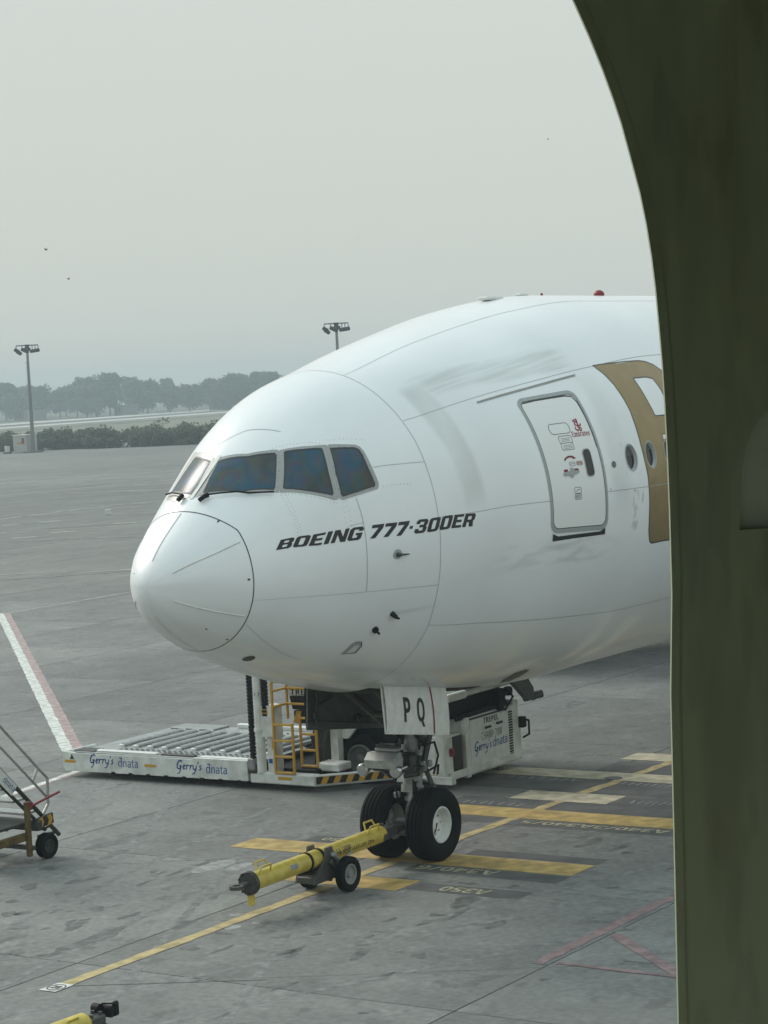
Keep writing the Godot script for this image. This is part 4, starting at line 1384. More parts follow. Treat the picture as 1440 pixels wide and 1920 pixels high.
func nose_gear(jet: Node) -> void:
	# wheel bay opening, its dark inside painted as a flat black patch
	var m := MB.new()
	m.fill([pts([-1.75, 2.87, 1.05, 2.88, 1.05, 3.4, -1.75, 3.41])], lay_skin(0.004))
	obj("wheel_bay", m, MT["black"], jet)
	# two wheels
	for sd in [1.0, -1.0]:
		m = MB.new()
		m.lathe(Vector3(0, 0.545, 0.4 * sd), Vector3(0, 0, 1), tyre_profile(0.205, 0.545, 0.27), 64)
		# flatten where it meets the ground
		for i in m.v.size():
			if m.v[i].y < 0.012:
				m.v[i].y = 0.004
		var wheel := obj("nose_wheel", m, MT["rubber"], jet)
		m = MB.new()
		var o := Vector3(0, 0.545, 0.4 * sd)
		m.lathe(o, Vector3(0, 0, sd), [[-0.12, 0.275], [0.12, 0.275], [0.15, 0.272], [0.155, 0.245], [0.12, 0.232], [0.03, 0.205], [0.015, 0.19], [0.015, 0.11], [0.05, 0.1], [0.065, 0.08], [0.065, 0.0]], 40)
		var rim := obj("rim", m, MT["rim_white"], wheel)
		m = MB.new()
		for k in 8:
			var a := TAU * k / 8
			m.cyl(o + Vector3(cos(a) * 0.15, sin(a) * 0.15, 0.01 * sd), o + Vector3(cos(a) * 0.15, sin(a) * 0.15, 0.03 * sd), 0.016, 0.016, 6)
		obj_each("wheel_bolt", m, MT["gear_grey"], wheel)
		m = MB.new()
		m.tube([o + Vector3(-0.01, 0.02, 0.075 * sd), o + Vector3(-0.05, -0.1, 0.06 * sd), o + Vector3(-0.09, -0.14, 0.05 * sd)], 0.01, 6)
		obj("valve_stem", m, MT["black"], wheel)
	# axle, leg and steering parts
	m = MB.new()
	m.cyl(Vector3(0, 0.545, -0.3), Vector3(0, 0.545, 0.3), 0.075)
	m.cyl(Vector3(-0.08, 0.4, -0.17), Vector3(-0.08, 0.4, 0.17), 0.05)
	var lg := obj("axle", m, MT["gear_grey"], jet)
	m = MB.new()
	m.cyl(Vector3(-0.02, 0.48, 0), Vector3(0.08, 1.0, 0), 0.085, 0.085, 20)
	m.lathe(Vector3(-0.04, 0.42, 0), Vector3(0.1, 0.52, 0), [[0, 0.0], [0, 0.13], [0.16, 0.14], [0.22, 0.1], [0.24, 0.0]], 20)
	m.cyl(Vector3(0.05, 0.84, 0), Vector3(0.065, 0.92, 0), 0.11, 0.11, 20)
	obj("oleo_piston", m, MT["steel"], jet)
	m = MB.new()
	m.cyl(Vector3(0.08, 0.98, 0), Vector3(0.26, 1.9, 0), 0.14, 0.17, 22)
	m.cyl(Vector3(0.08, 0.98, 0), Vector3(0.105, 1.1, 0), 0.17, 0.17, 22)
	m.cyl(Vector3(0.14, 1.3, 0), Vector3(0.165, 1.42, 0), 0.2, 0.2, 22)
	m.cyl(Vector3(0.2, 1.6, 0), Vector3(0.215, 1.68, 0), 0.2, 0.2, 22)
	m.cyl(Vector3(0.24, 1.85, 0), Vector3(0.4, 2.7, 0), 0.22, 0.26, 22)
	obj("oleo_cylinder", m, MT["gear_grey"], jet)
	m = MB.new()
	for sd in [1.0, -1.0]:
		m.cyl(Vector3(0.12, 1.36, 0.16 * sd), Vector3(-0.2, 1.33, 0.3 * sd), 0.055, 0.045)
		m.cyl(Vector3(-0.2, 1.33, 0.3 * sd), Vector3(-0.3, 1.3, 0.12 * sd), 0.035)
		m.cyl(Vector3(0.15, 1.45, 0.2 * sd), Vector3(0.45, 2.5, 0.34 * sd), 0.045)
	obj_each("steering_cylinder", m, MT["dark_steel"], jet)
	# folding drag brace running up and forward into the bay
	m = MB.new()
	m.cyl(Vector3(0.22, 1.75, 0.16), Vector3(-1.2, 2.75, 0.3), 0.06)
	m.cyl(Vector3(0.22, 1.75, -0.16), Vector3(-1.2, 2.75, -0.3), 0.06)
	m.cyl(Vector3(-0.5, 2.25, -0.24), Vector3(-0.5, 2.25, 0.24), 0.05)
	obj_each("drag_brace", m, MT["dark_steel"], jet)
	# torque links behind the leg, with lightening holes
	for q in [[Vector3(0.3, 1.38, 0), Vector3(0.52, 1.0, 0)], [Vector3(0.52, 1.0, 0), Vector3(0.14, 0.66, 0)]]:
		m = MB.new()
		var e: Vector3 = (q[1] - q[0])
		var b := Basis(e.normalized(), e.normalized().cross(Vector3(0, 0, 1)), Vector3(0, 0, 1))
		for sd in [1.0, -1.0]:
			m.box((q[0] + q[1]) / 2 + Vector3(0, 0, 0.09 * sd), Vector3(e.length(), 0.09, 0.035), 0.01, b)
		m.box((q[0] * 0.7 + q[1] * 0.3), Vector3(0.05, 0.07, 0.18), 0.01, b)
		m.box((q[0] * 0.2 + q[1] * 0.8), Vector3(0.05, 0.07, 0.18), 0.01, b)
		m.cyl(q[1] + Vector3(0, 0, -0.13), q[1] + Vector3(0, 0, 0.13), 0.045)
		obj("torque_link", m, MT["gun"], jet)
	# light grey steering housing ahead of the leg
	m = MB.new()
	var prof := pts([-0.13, -0.09, 0.1, -0.11, 0.13, 0.02, 0.08, 0.13, -0.04, 0.13, -0.14, 0.03])
	m.prism(prof, Transform3D(Basis(Vector3(1, 0, 0), Vector3(0, 1, 0), Vector3(0, 0, 1)), Vector3(-0.42, 1.53, -0.4)), 0.52)
	m.box(Vector3(-0.3, 1.69, -0.14), Vector3(0.14, 0.06, 0.4), 0.02)
	obj("steering_housing", m, MT["steel"], jet)
	m = MB.new()
	m.box(Vector3(-0.25, 1.4, -0.1), Vector3(0.24, 0.07, 0.6), 0.02)
	m.box(Vector3(-0.05, 1.5, 0.05), Vector3(0.3, 0.2, 0.3), 0.03)
	m.box(Vector3(-0.28, 1.74, -0.15), Vector3(0.16, 0.05, 0.34), 0.01)
	obj("light_bracket", m, MT["dark_steel"], jet)
	for q in [Vector3(-0.5, 1.4, -0.46), Vector3(-0.44, 1.39, 0.08)]:
		m = MB.new()
		m.lathe(q, Vector3(-1, -0.1, 0.0), [[-0.13, 0.0], [-0.12, 0.035], [-0.06, 0.085], [0.0, 0.1], [0.03, 0.1], [0.045, 0.085], [0.05, 0.0]], 18)
		m.cyl(q, q + Vector3(0.12, 0.06, 0.12), 0.025)
		obj("taxi_lamp", m, MT["chrome"], jet)
	# hoses and clips round the leg
	m = MB.new()
	for q in [[Vector3(0.05, 1.7, 0.2), Vector3(0.3, 1.72, 0.3), Vector3(0.42, 1.5, 0.28), Vector3(0.36, 1.22, 0.22)], [Vector3(-0.1, 1.3, 0.16), Vector3(-0.18, 1.1, 0.2), Vector3(-0.14, 0.92, 0.18), Vector3(-0.05, 0.9, 0.16), Vector3(-0.04, 1.2, 0.15)],
			[Vector3(-0.1, 1.35, -0.1), Vector3(-0.2, 1.15, -0.12), Vector3(-0.2, 0.95, -0.08), Vector3(-0.08, 0.86, 0.0)], [Vector3(0.1, 1.9, 0.16), Vector3(0.0, 1.6, 0.22), Vector3(-0.05, 1.4, 0.2)], [Vector3(0.0, 1.85, -0.15), Vector3(-0.12, 1.6, -0.2), Vector3(-0.1, 1.4, -0.2)],
			[Vector3(0.16, 1.3, 0.24), Vector3(0.38, 1.36, 0.3), Vector3(0.5, 1.2, 0.2)]]:
		m = MB.new()
		m.tube(q, 0.017, 6)
		obj("hydraulic_hose", m, MT["black"], jet)
	m = MB.new()
	for q in [Vector3(-0.15, 0.98, -0.12), Vector3(-0.1, 1.24, 0.2), Vector3(0.02, 1.6, 0.2), Vector3(-0.12, 1.6, -0.16), Vector3(0.28, 1.4, 0.2), Vector3(0.0, 1.12, 0.18)]:
		m.box(q, Vector3(0.09, 0.1, 0.09), 0.02)
	obj_each("valve_block", m, MT["gear_grey"], jet)
	# lower tow fitting
	m = MB.new()
	m.box(Vector3(-0.17, 0.5, 0), Vector3(0.26, 0.1, 0.24), 0.02)
	m.box(Vector3(-0.12, 0.62, -0.02), Vector3(0.2, 0.07, 0.2), 0.015)
	obj("tow_fitting", m, MT["gear_grey"], jet)
	# bay doors hang on either side, their lower edges falling aft
	for sd in [1.0, -1.0]:
		m = MB.new()
		var z0: float = 0.66 * sd
		var n := 8
		var P := []
		for i in n + 1:
			var f := i / float(n)
			# top edge tucks under the skin, lower edge bows outward a little
			P.append(Vector3(f, 0, (0.70 + 0.035 * sin(f * PI)) * sd - 0.05 * sd * (1 - f)))
		var y0 := [3.02, 2.72]
		var y1 := [2.15, 1.875]
		var xa := -1.56
		var xb: float = 0.1 if sd > 0 else 0.45
		for i in n:
			for side in [0.0, 0.03]:
				var a := Vector3(xa, lerpf(y0[0], y1[0], P[i].x), P[i].z - side * sd); var b := Vector3(xb, lerpf(y0[1], y1[1], P[i].x), P[i].z - side * sd)
				var c := Vector3(xb, lerpf(y0[1], y1[1], P[i + 1].x), P[i + 1].z - side * sd); var d := Vector3(xa, lerpf(y0[0], y1[0], P[i + 1].x), P[i + 1].z - side * sd)
				m.quad(a, b, c, d, Vector3(-0.7, 2.4, (P[i].z - 0.015 * sd)))
		var c0 := Vector3(xa, y1[0], P[n].z); var c1 := Vector3(xb, y1[1], P[n].z)
		var th := Vector3(0, 0, -0.03 * sd)
		m.quad(c0, c1, c1 + th, c0 + th, Vector3(-0.7, 2.6, z0))
		m.quad(c0, Vector3(xa, y0[0], P[0].z), Vector3(xa, y0[0], P[0].z) + th, c0 + th, Vector3(0, 2.4, z0))
		m.quad(c1, Vector3(xb, y0[1], P[0].z), Vector3(xb, y0[1], P[0].z) + th, c1 + th, Vector3(-1, 2.4, z0))
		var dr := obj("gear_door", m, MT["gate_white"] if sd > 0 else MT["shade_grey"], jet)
		if sd > 0:
			dr.set_meta("label", "white gear door with black letters and a red stripe")
			m = MB.new()
			var up := Vector3(0, 1, 0.04).normalized()
			var along := Vector3(1, -0.168, 0)
			var lay := func(p: Vector2) -> Array:
				var f := clampf((2.72 + (0.1 - p.x) * 0.175 - p.y) / 0.85, 0, 1)
				return [Vector3(p.x, p.y, 0.65 + 0.05 * f + 0.035 * sin(f * PI) + 0.006), Vector3(0, 0, 1)]
			var pl := func(o: Vector2) -> Callable: return func(p: Vector2) -> Array: return lay.call(o + Vector2(p.x, p.y - p.x * 0.168))
			write_text(m, "P", 0.17, 0.36, pl.call(Vector2(-1.02, 2.42)), "Droid Sans", 700)
			obj("door_letter", m, MT["print_black"], dr)
			m = MB.new()
			write_text(m, "Q", 0.2, 0.42, pl.call(Vector2(-0.66, 2.33)), "Droid Sans", 700)
			obj("door_letter", m, MT["print_black"], dr)
			m = MB.new()
			m.fill([pts([-0.365, 2.75, -0.332, 2.75, -0.297, 1.955, -0.33, 1.96])], lay)
			obj("door_stripe", m, MT["red"], dr)
			m = MB.new()
			for i in 12:
				m.fill([ellipse(Vector2(-1.52 + i * 0.14, 2.17 - i * 0.0235), Vector2(0.008, 0.008), 6)], lay)
			obj_each("door_rivet", m, MT["seam"], dr)
		else:
			# pipes and ribs on the inner side of the open far door
			m = MB.new()
			m.tube([Vector3(-1.4, 2.9, -0.6), Vector3(-1.38, 2.5, -0.62), Vector3(-1.4, 2.2, -0.64)], 0.025)
			m.tube([Vector3(-1.0, 2.8, -0.6), Vector3(-1.0, 2.55, -0.62), Vector3(-1.3, 2.5, -0.62)], 0.02)
			m.box(Vector3(-1.42, 2.35, -0.63), Vector3(0.1, 0.12, 0.06), 0.02)
			m.box(Vector3(-0.3, 2.15, -0.64), Vector3(0.14, 0.1, 0.06), 0.02)
			m.tube([Vector3(-0.3, 2.15, -0.62), Vector3(0.25, 2.1, -0.4)], 0.025)
			m.box(Vector3(-0.55, 2.12, -0.655), Vector3(2.0, 0.02, 0.03), 0.0, Basis(Vector3(0, 0, 1), -0.165))
			obj("door_fittings", m, MT["dark_steel"], dr)

# ---------------------------------------------------------------- cargo loader behind the nose gear
func make_loader() -> void:
	var t := thing("cargo_loader", "white cargo loader with low roller platform, yellow ladder and engine housing behind the nose gear", "cargo loader")
	# low platform: frame, side rails, deck, rollers
	var m := MB.new()
	m.box(Vector3(5.65, 0.36, -8.0), Vector3(3.3, 0.2, 4.3), 0.02)
	obj("platform_frame", m, MT["dark_steel"], t)
	m = MB.new()
	m.box(Vector3(5.65, 0.475, -8.0), Vector3(3.26, 0.03, 4.26), 0.006)
	obj("platform_deck", m, MT["deck_steel"], t)
	m = MB.new()
	# near side panel with a sloped nose and a notched foot
	var p := pts([-10.42, 0.2, -10.38, 0.12, -6.06, 0.14, -6.06, 0.5, -7.3, 0.5, -7.32, 0.47, -10.1, 0.46, -10.44, 0.48])
	m.prism(p, Transform3D(Basis(Vector3(0, 0, 1), Vector3(0, 1, 0), Vector3(-1, 0, 0)), Vector3(4.06, 0, 0)), 0.08)
	obj("side_panel", m, MT["loader_white"], t)
	m = MB.new()
	for k in 8:
		m.box(Vector3(4.01, 0.125, -9.2 + k * 0.42), Vector3(0.1, 0.05, 0.09), 0.01)
	obj_each("foot_notch", m, MT["dark"], t)
	m = MB.new()
	m.box(Vector3(4.45, 0.31, -10.4), Vector3(0.9, 0.34, 0.1), 0.03)
	m.box(Vector3(6.3, 0.33, -10.18), Vector3(2.2, 0.22, 0.08), 0.02)
	obj_each("end_bumper", m, MT["loader_white"], t)
	m = MB.new()
	m.box(Vector3(4.14, 0.505, -8.95), Vector3(0.12, 0.05, 1.45), 0.015)
	m.box(Vector3(4.14, 0.5, -6.65), Vector3(0.14, 0.04, 1.1), 0.012)
	obj_each("side_guide", m, MT["white"], t)
	m = MB.new()
	m.box(Vector3(4.15, 0.505, -7.75), Vector3(0.1, 0.035, 0.8), 0.01)
	m.box(Vector3(4.2, 0.5, -9.95), Vector3(0.3, 0.02, 0.5), 0.006)
	obj_each("guide_gap", m, MT["dark_steel"], t)
	m = MB.new()
	m.box(Vector3(7.22, 0.53, -7.4), Vector3(0.12, 0.1, 2.6), 0.02)
	obj_each("side_guide", m, MT["white"], t)
	m = MB.new()
	m.box(Vector3(7.0, 0.505, -9.5), Vector3(0.5, 0.04, 1.1), 0.01)
	obj("corner_plate", m, MT["gear_grey"], t)
	for k in 11:
		m = MB.new()
		var z := -9.55 + k * 0.345
		m.cyl(Vector3(4.72, 0.515, z), Vector3(6.5, 0.515, z), 0.052, 0.052, 14)
		var r := obj("roller", m, MT["steel"], t)
		m = MB.new()
		m.box(Vector3(4.68, 0.51, z), Vector3(0.07, 0.07, 0.11), 0.015)
		m.box(Vector3(6.54, 0.51, z), Vector3(0.07, 0.07, 0.11), 0.015)
		obj_each("roller_bearing", m, MT["white"], r)
		if k % 2 == 0:
			m = MB.new()
			m.box(Vector3(5.2 + 0.5 * (k % 3), 0.52, z + 0.17), Vector3(0.22, 0.05, 0.1), 0.02)
			obj("drive_wheel", m, MT["black"], t)
	m = MB.new()
	for k in 26:
		for j in 3:
			m.box(Vector3(4.35 + j * 0.1, 0.492, -9.4 + k * 0.13 + j * 0.03), Vector3(0.03, 0.008, 0.07))
		if k % 2 == 0:
			m.ball(Vector3(4.3, 0.495, -9.9 + k * 0.15), 0.02, 4)
			m.ball(Vector3(6.8, 0.495, -9.9 + k * 0.15), 0.02, 4)
	obj("deck_slots", m, MT["dark"], t).set_meta("kind", "stuff")
	# chassis beside the ladder, then the hazard striped corner plate
	m = MB.new()
	m.box(Vector3(4.1, 0.21, -5.32), Vector3(0.2, 0.2, 1.42), 0.02)
	obj("chassis_beam", m, MT["loader_white"], t)
	m = MB.new()
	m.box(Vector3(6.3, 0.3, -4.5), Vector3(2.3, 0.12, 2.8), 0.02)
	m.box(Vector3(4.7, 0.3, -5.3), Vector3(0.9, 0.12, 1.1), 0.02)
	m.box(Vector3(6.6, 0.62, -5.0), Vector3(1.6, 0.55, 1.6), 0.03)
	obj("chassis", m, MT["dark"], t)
	var ha := Vector3(4.0, 0, -4.61)
	var hb := Vector3(5.02, 0, -3.62)
	var hd := (hb - ha).normalized()
	var hl := (hb - ha).length()
	m = MB.new()
	m.box((ha + hb) / 2 + Vector3(0, 0.205, 0) + Vector3(0.05, 0, -0.05), Vector3(hl, 0.2, 0.1), 0.015, Basis(hd, Vector3.UP, hd.cross(Vector3.UP)))
	obj("corner_plate", m, MT["loader_white"], t)
	var face := lay_plane((ha + hb) / 2 + Vector3(0, 0.215, 0) + hd.cross(Vector3.UP) * 0.004, hd, Vector3.UP)
	m = MB.new()
	var y := MB.new()
	m.fill([pts([-hl / 2 + 0.03, -0.065, hl / 2 - 0.03, -0.065, hl / 2 - 0.03, 0.065, -hl / 2 + 0.03, 0.065])], face)
	var face2 := lay_plane((ha + hb) / 2 + Vector3(0, 0.215, 0) + hd.cross(Vector3.UP) * 0.007, hd, Vector3.UP)
	for k in 6:
		var x := -hl / 2 + 0.1 + k * 0.225
		y.fill([pts([x, -0.064, x + 0.11, -0.064, x + 0.17, 0.064, x + 0.06, 0.064])], face2)
	obj("hazard_plate", m, MT["print_black"], t)
	obj_each("hazard_stripe", y, MT["orange"], t)
	# orange reflectors and the small warning sign on the near side
	m = MB.new()
	for q in [[3.977, 0.3, -10.25, 0.27, 0.05], [3.977, 0.31, -8.3, 0.27, 0.05], [3.996, 0.225, -5.25, 0.3, 0.055]]:
		m.box(Vector3(q[0], q[1], q[2]), Vector3(0.008, q[4], q[3]), 0.002)
	obj_each("reflector", m, MT["reflector"], t)
	var side := func(z: float, h: float) -> Callable: return lay_plane(Vector3(3.976, h, z), Vector3(0, 0, 1), Vector3.UP)
	m = MB.new()
	m.fill([pts([-0.06, -0.045, 0.06, -0.045, 0.0, 0.06])], side.call(-10.2, 0.385))
	obj("warning_triangle", m, MT["dark_steel"], t)
	for q in [[-9.46, 0.345, -8.83, 0.33], [-7.38, 0.335, -6.76, 0.32]]:
		m = MB.new()
		write_script(m, Vector2.ZERO, 0.2, side.call(q[0], q[1]), 0.95)
		write_text(m, "dnata", 0.47, 0.165, side.call(q[2], q[3]), "Droid Sans", 400)
		m.band([Vector2(0.41, 0.085), Vector2(0.47, 0.085)], 0.02, side.call(q[2] - 0.61, q[3]))
		obj("company_lettering", m, MT["print_blue"], t)
	# lifting mast: white hydraulic ram between two drag chains
	m = MB.new()
	m.cyl(Vector3(4.05, 0.3, -5.78), Vector3(4.05, 1.05, -5.78), 0.085, 0.085, 18)
	m.cyl(Vector3(4.05, 1.05, -5.78), Vector3(4.05, 1.1, -5.78), 0.11, 0.11, 18)
	m.cyl(Vector3(4.05, 1.1, -5.78), Vector3(4.05, 2.9, -5.78), 0.095, 0.095, 18)
	var ram := obj("lifting_ram", m, MT["loader_white"], t)
	m = MB.new()
	outline_of(ellipse(Vector2.ZERO, Vector2(0.04, 0.045), 16), 0.01, m, lay_plane(Vector3(3.965, 1.72, -5.75), Vector3(0.3, 0, 1).normalized(), Vector3.UP))
	obj("ring_mark", m, MT["print_black"], ram)
	for q in [[-5.95, 0.5, 0.085], [-5.62, 1.35, 0.1]]:
		m = MB.new()
		var yy: float = q[1]
		while yy < 2.9:
			m.box(Vector3(4.03, yy, q[0]), Vector3(0.09, 0.05, q[2]), 0.008)
			m.box(Vector3(4.03, yy + 0.032, q[0]), Vector3(0.06, 0.02, q[2] * 0.7))
			yy += 0.062
		obj("drag_chain", m, MT["black"], t)
	m = MB.new()
	m.box(Vector3(4.05, 0.45, -5.98), Vector3(0.16, 0.24, 0.16), 0.03)
	m.box(Vector3(4.1, 1.3, -5.5), Vector3(0.1, 0.3, 0.06), 0.02)
	obj_each("chain_bracket", m, MT["gear_grey"], t)
	# white control cabinet
	m = MB.new()
	m.prism(pts([-5.72, 0.95, -5.46, 0.95, -5.46, 1.5, -5.62, 1.52, -5.7, 1.48]), Transform3D(Basis(Vector3(0, 0, 1), Vector3(0, 1, 0), Vector3(-1, 0, 0)), Vector3(4.3, 0, 0)), 0.3)
	m.box(Vector3(4.16, 0.62, -5.55), Vector3(0.26, 0.66, 0.18), 0.02)
	var cab := obj("control_cabinet", m, MT["loader_white"], t)
	m = MB.new()
	m.box(Vector3(3.996, 1.4, -5.62), Vector3(0.008, 0.1, 0.13))
	m.box(Vector3(4.026, 0.82, -5.49), Vector3(0.008, 0.16, 0.06))
	obj_each("reflector", m, MT["orange"], cab)
	m = MB.new()
	m.fill([pts([-0.04, -0.04, 0.04, -0.04, 0.04, 0.04, -0.04, 0.04])], lay_plane(Vector3(4.024, 0.52, -5.56), Vector3(0, 0, 1), Vector3.UP))
	obj("blue_label", m, MT["print_blue"], cab)
	# yellow ladders
	for q in [[4.0, -5.44, -5.03, 0.3, 1.95, 1.22], [4.42, -5.16, -4.82, 0.36, 1.3, 1.3]]:
		m = MB.new()
		m.box(Vector3(q[0], (q[3] + q[4]) / 2, q[1]), Vector3(0.05, q[4] - q[3], 0.04), 0.008)
		m.box(Vector3(q[0], (q[3] + q[5]) / 2, q[2]), Vector3(0.05, q[5] - q[3], 0.04), 0.008)
		var ld := obj("ladder", m, MT["orange"], t)
		var k := 0
		while q[3] + 0.02 + 0.285 * k < q[5]:
			m = MB.new()
			m.box(Vector3(q[0], q[3] + 0.03 + 0.285 * k, (q[1] + q[2]) / 2), Vector3(0.08, 0.035, q[2] - q[1] - 0.04), 0.006)
			obj("rung", m, MT["orange"], ld)
			k += 1
	m = MB.new()
	for yy in [1.5, 1.78, 1.95]:
		m.box(Vector3(4.2, yy, -5.42), Vector3(0.44, 0.04, 0.035), 0.006)
		m.box(Vector3(4.4, yy, -5.2), Vector3(0.035, 0.04, 0.44), 0.006)
	m.box(Vector3(4.42, 1.6, -5.42), Vector3(0.04, 0.75, 0.04), 0.006)
	m.box(Vector3(4.02, 1.94, -5.25), Vector3(0.04, 0.035, 0.4), 0.006)
	obj("cab_railing", m, MT["orange"], t)
	# operator's stand with the maker's plate
	m = MB.new()
	m.box(Vector3(4.75, 1.87, -5.2), Vector3(0.5, 0.16, 0.6), 0.02)
	var stand := obj("operator_stand", m, MT["loader_white"], t)
	m = MB.new()
	m.prism(pts([-5.44, 1.62, -4.7, 1.62, -4.7, 1.38, -5.38, 1.38]), Transform3D(Basis(Vector3(0, 0, 1), Vector3(0, 1, 0), Vector3(-1, 0, 0)), Vector3(4.9, 0, 0)), 0.38)
	obj("stand_front", m, MT["print_black"], stand)
	m = MB.new()
	m.box(Vector3(4.7, 1.7, -5.1), Vector3(0.41, 0.13, 0.72), 0.01)
	obj("maker_plate", m, MT["white"], stand)
	m = MB.new()
	write_text(m, "TREPEL", 0.62, 0.1, lay_plane(Vector3(4.492, 1.7, -5.08), Vector3(0, 0, 1), Vector3.UP), "Droid Sans", 700)
	obj("maker_lettering", m, MT["print_black"], stand)
	m = MB.new()
	m.box(Vector3(4.72, 1.24, -4.98), Vector3(0.3, 0.24, 0.84), 0.01)
	obj("hazard_board", m, MT["print_black"], stand)
	m = MB.new()
	for k in 4:
		var z := -5.42 + 0.26 * k
		m.fill([pts([z, 1.13, z + 0.11, 1.13, z + 0.2, 1.35, z + 0.09, 1.35])], func(q): return [Vector3(4.566, q.y, q.x), Vector3(-1, 0, 0)])
	obj_each("hazard_stripe", m, MT["orange"], stand)
	m = MB.new()
	m.box(Vector3(5.2, 0.75, -5.0), Vector3(0.6, 0.8, 0.5), 0.02)
	m.tube([Vector3(4.7, 0.35, -5.0), Vector3(4.6, 0.9, -5.05), Vector3(4.7, 1.1, -4.9)], 0.03)
	m.tube([Vector3(4.75, 0.35, -4.9), Vector3(4.7, 0.8, -4.85), Vector3(4.8, 1.1, -4.8)], 0.03)
	obj("pump_unit", m, MT["dark_steel"], t)
	# white frames round the wheel bay, wheel
	m = MB.new()
	m.box(Vector3(4.9, 0.78, -4.72), Vector3(0.2, 0.95, 0.16), 0.02)
	m.box(Vector3(4.62, 0.38, -4.62), Vector3(0.4, 0.14, 0.5), 0.02)
	m.prism(pts([-4.7, 1.25, -4.15, 1.25, -4.15, 1.2, -4.5, 0.82, -4.62, 0.82]), Transform3D(Basis(Vector3(0, 0, 1), Vector3(0, 1, 0), Vector3(-1, 0, 0)), Vector3(5.0, 0, 0)), 0.06)
	m.box(Vector3(5.0, 1.34, -3.8), Vector3(0.12, 0.14, 1.9), 0.02)
	obj_each("bay_frame", m, MT["loader_white"], t)
	m = MB.new()
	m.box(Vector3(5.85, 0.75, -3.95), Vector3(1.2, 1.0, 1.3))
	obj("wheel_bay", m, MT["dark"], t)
	m = MB.new()
	m.lathe(Vector3(5.12, 0.44, -4.28), Vector3(1, 0, 0), tyre_profile(0.15, 0.44, 0.27), 36)
	var w := obj("wheel", m, MT["rubber"], t)
	m = MB.new()
	m.lathe(Vector3(4.98, 0.44, -4.28), Vector3(-1, 0, 0), [[-0.1, 0.27], [0.02, 0.28], [0.03, 0.25], [-0.03, 0.2], [-0.06, 0.12], [0.0, 0.1], [0.02, 0.0]], 32)
	obj("rim", m, MT["shade_grey"], w)
	# engine housing at the front
	m = MB.new()
	m.box(Vector3(5.32, 0.52, -2.88), Vector3(0.5, 0.76, 0.72), 0.015)
	m.box(Vector3(6.35, 0.2, -2.9), Vector3(2.5, 0.14, 0.84), 0.015)
	var hs := obj("engine_housing", m, MT["loader_white"], t)
	m = MB.new()
	m.box(Vector3(5.0, 0.54, -3.15), Vector3(0.1, 0.86, 0.12), 0.01)
	m.box(Vector3(5.0, 0.54, -2.58), Vector3(0.12, 0.9, 0.16), 0.01)
	m.box(Vector3(5.0, 0.16, -2.95), Vector3(0.14, 0.14, 1.2), 0.01)
	m.box(Vector3(5.72, 0.62, -2.52), Vector3(0.14, 1.06, 0.1), 0.01)
	obj_each("corner_post", m, MT["loader_white"], hs)
	m = MB.new()
	m.box(Vector3(5.0, 0.27, -2.95), Vector3(0.03, 0.1, 0.5), 0.005)
	obj_each("reflector", m, MT["orange"], hs)
	m = MB.new()
	m.box(Vector3(4.99, 0.55, -2.9), Vector3(0.03, 0.62, 0.42), 0.01)
	obj("service_door", m, MT["white"], hs)
	m = MB.new()
	m.box(Vector3(5.42, 0.55, -2.53), Vector3(0.3, 0.66, 0.06), 0.01)
	obj("dark_grille", m, MT["print_black"], hs)
	m = MB.new()
	m.box(Vector3(5.2, 0.62, -2.49), Vector3(0.1, 0.14, 0.05), 0.01)
	obj("red_switch", m, MT["red"], hs)
	m = MB.new()
	m.box(Vector3(6.58, 0.62, -2.9), Vector3(1.68, 1.04, 0.78), 0.02)
	var eng := obj("engine_cover", m, MT["loader_white"], hs)
	m = MB.new()
	m.box(Vector3(6.5, 0.62, -2.5), Vector3(1.34, 0.92, 0.02), 0.006)
	obj("cover_door", m, MT["white"], eng)
	m = MB.new()
	m.box(Vector3(6.45, 1.1, -2.508), Vector3(1.3, 0.03, 0.02), 0.003)
	m.box(Vector3(6.48, 0.15, -2.508), Vector3(1.3, 0.02, 0.02), 0.003)
	for k in 17:
		m.box(Vector3(7.25, 0.26 + k * 0.048, -2.504), Vector3(0.13, 0.03, 0.03), 0.004)
	obj_each("cover_slot", m, MT["print_black"], eng)
	var front := func(x: float, h: float) -> Callable: return lay_plane(Vector3(x, h, -2.486), Vector3(1, 0, 0), Vector3.UP)
	for q in [Vector3(6.42, 0.88, -2.47), Vector3(6.82, 0.9, -2.47)]:
		m = MB.new()
		m.box(q, Vector3(0.2, 0.045, 0.03), 0.01)
		obj("handle", m, MT["print_black"], eng)
	m = MB.new()
	write_text(m, "TREPEL", 0.52, 0.1, front.call(6.55, 1.01), "Droid Sans", 700)
	obj("maker_lettering", m, MT["print_black"], eng)
	m = MB.new()
	write_text(m, "CHAMP 70W", 0.72, 0.14, front.call(6.56, 0.74), "Droid Sans", 400)
	obj("type_lettering", m, MT["print_grey"], eng)
	m = MB.new()
	write_script(m, Vector2.ZERO, 0.2, front.call(6.25, 0.56), 0.95)
	write_text(m, "dnata", 0.5, 0.17, front.call(6.84, 0.58), "Droid Sans", 400)
	obj("company_lettering", m, MT["print_blue"], eng)
	m = MB.new()
	m.box(Vector3(7.5, 0.66, -2.95), Vector3(0.18, 1.1, 0.86), 0.02)
	m.box(Vector3(7.66, 0.5, -2.6), Vector3(0.1, 0.5, 0.1), 0.02)
	obj("rear_frame", m, MT["loader_white"], hs)
	m = MB.new()
	m.box(Vector3(7.66, 0.78, -2.5), Vector3(0.14, 0.2, 0.14), 0.02)
	m.tube([Vector3(7.62, 0.85, -2.46), Vector3(7.74, 0.8, -2.4), Vector3(7.74, 0.55, -2.4), Vector3(7.62, 0.5, -2.46)], 0.02)
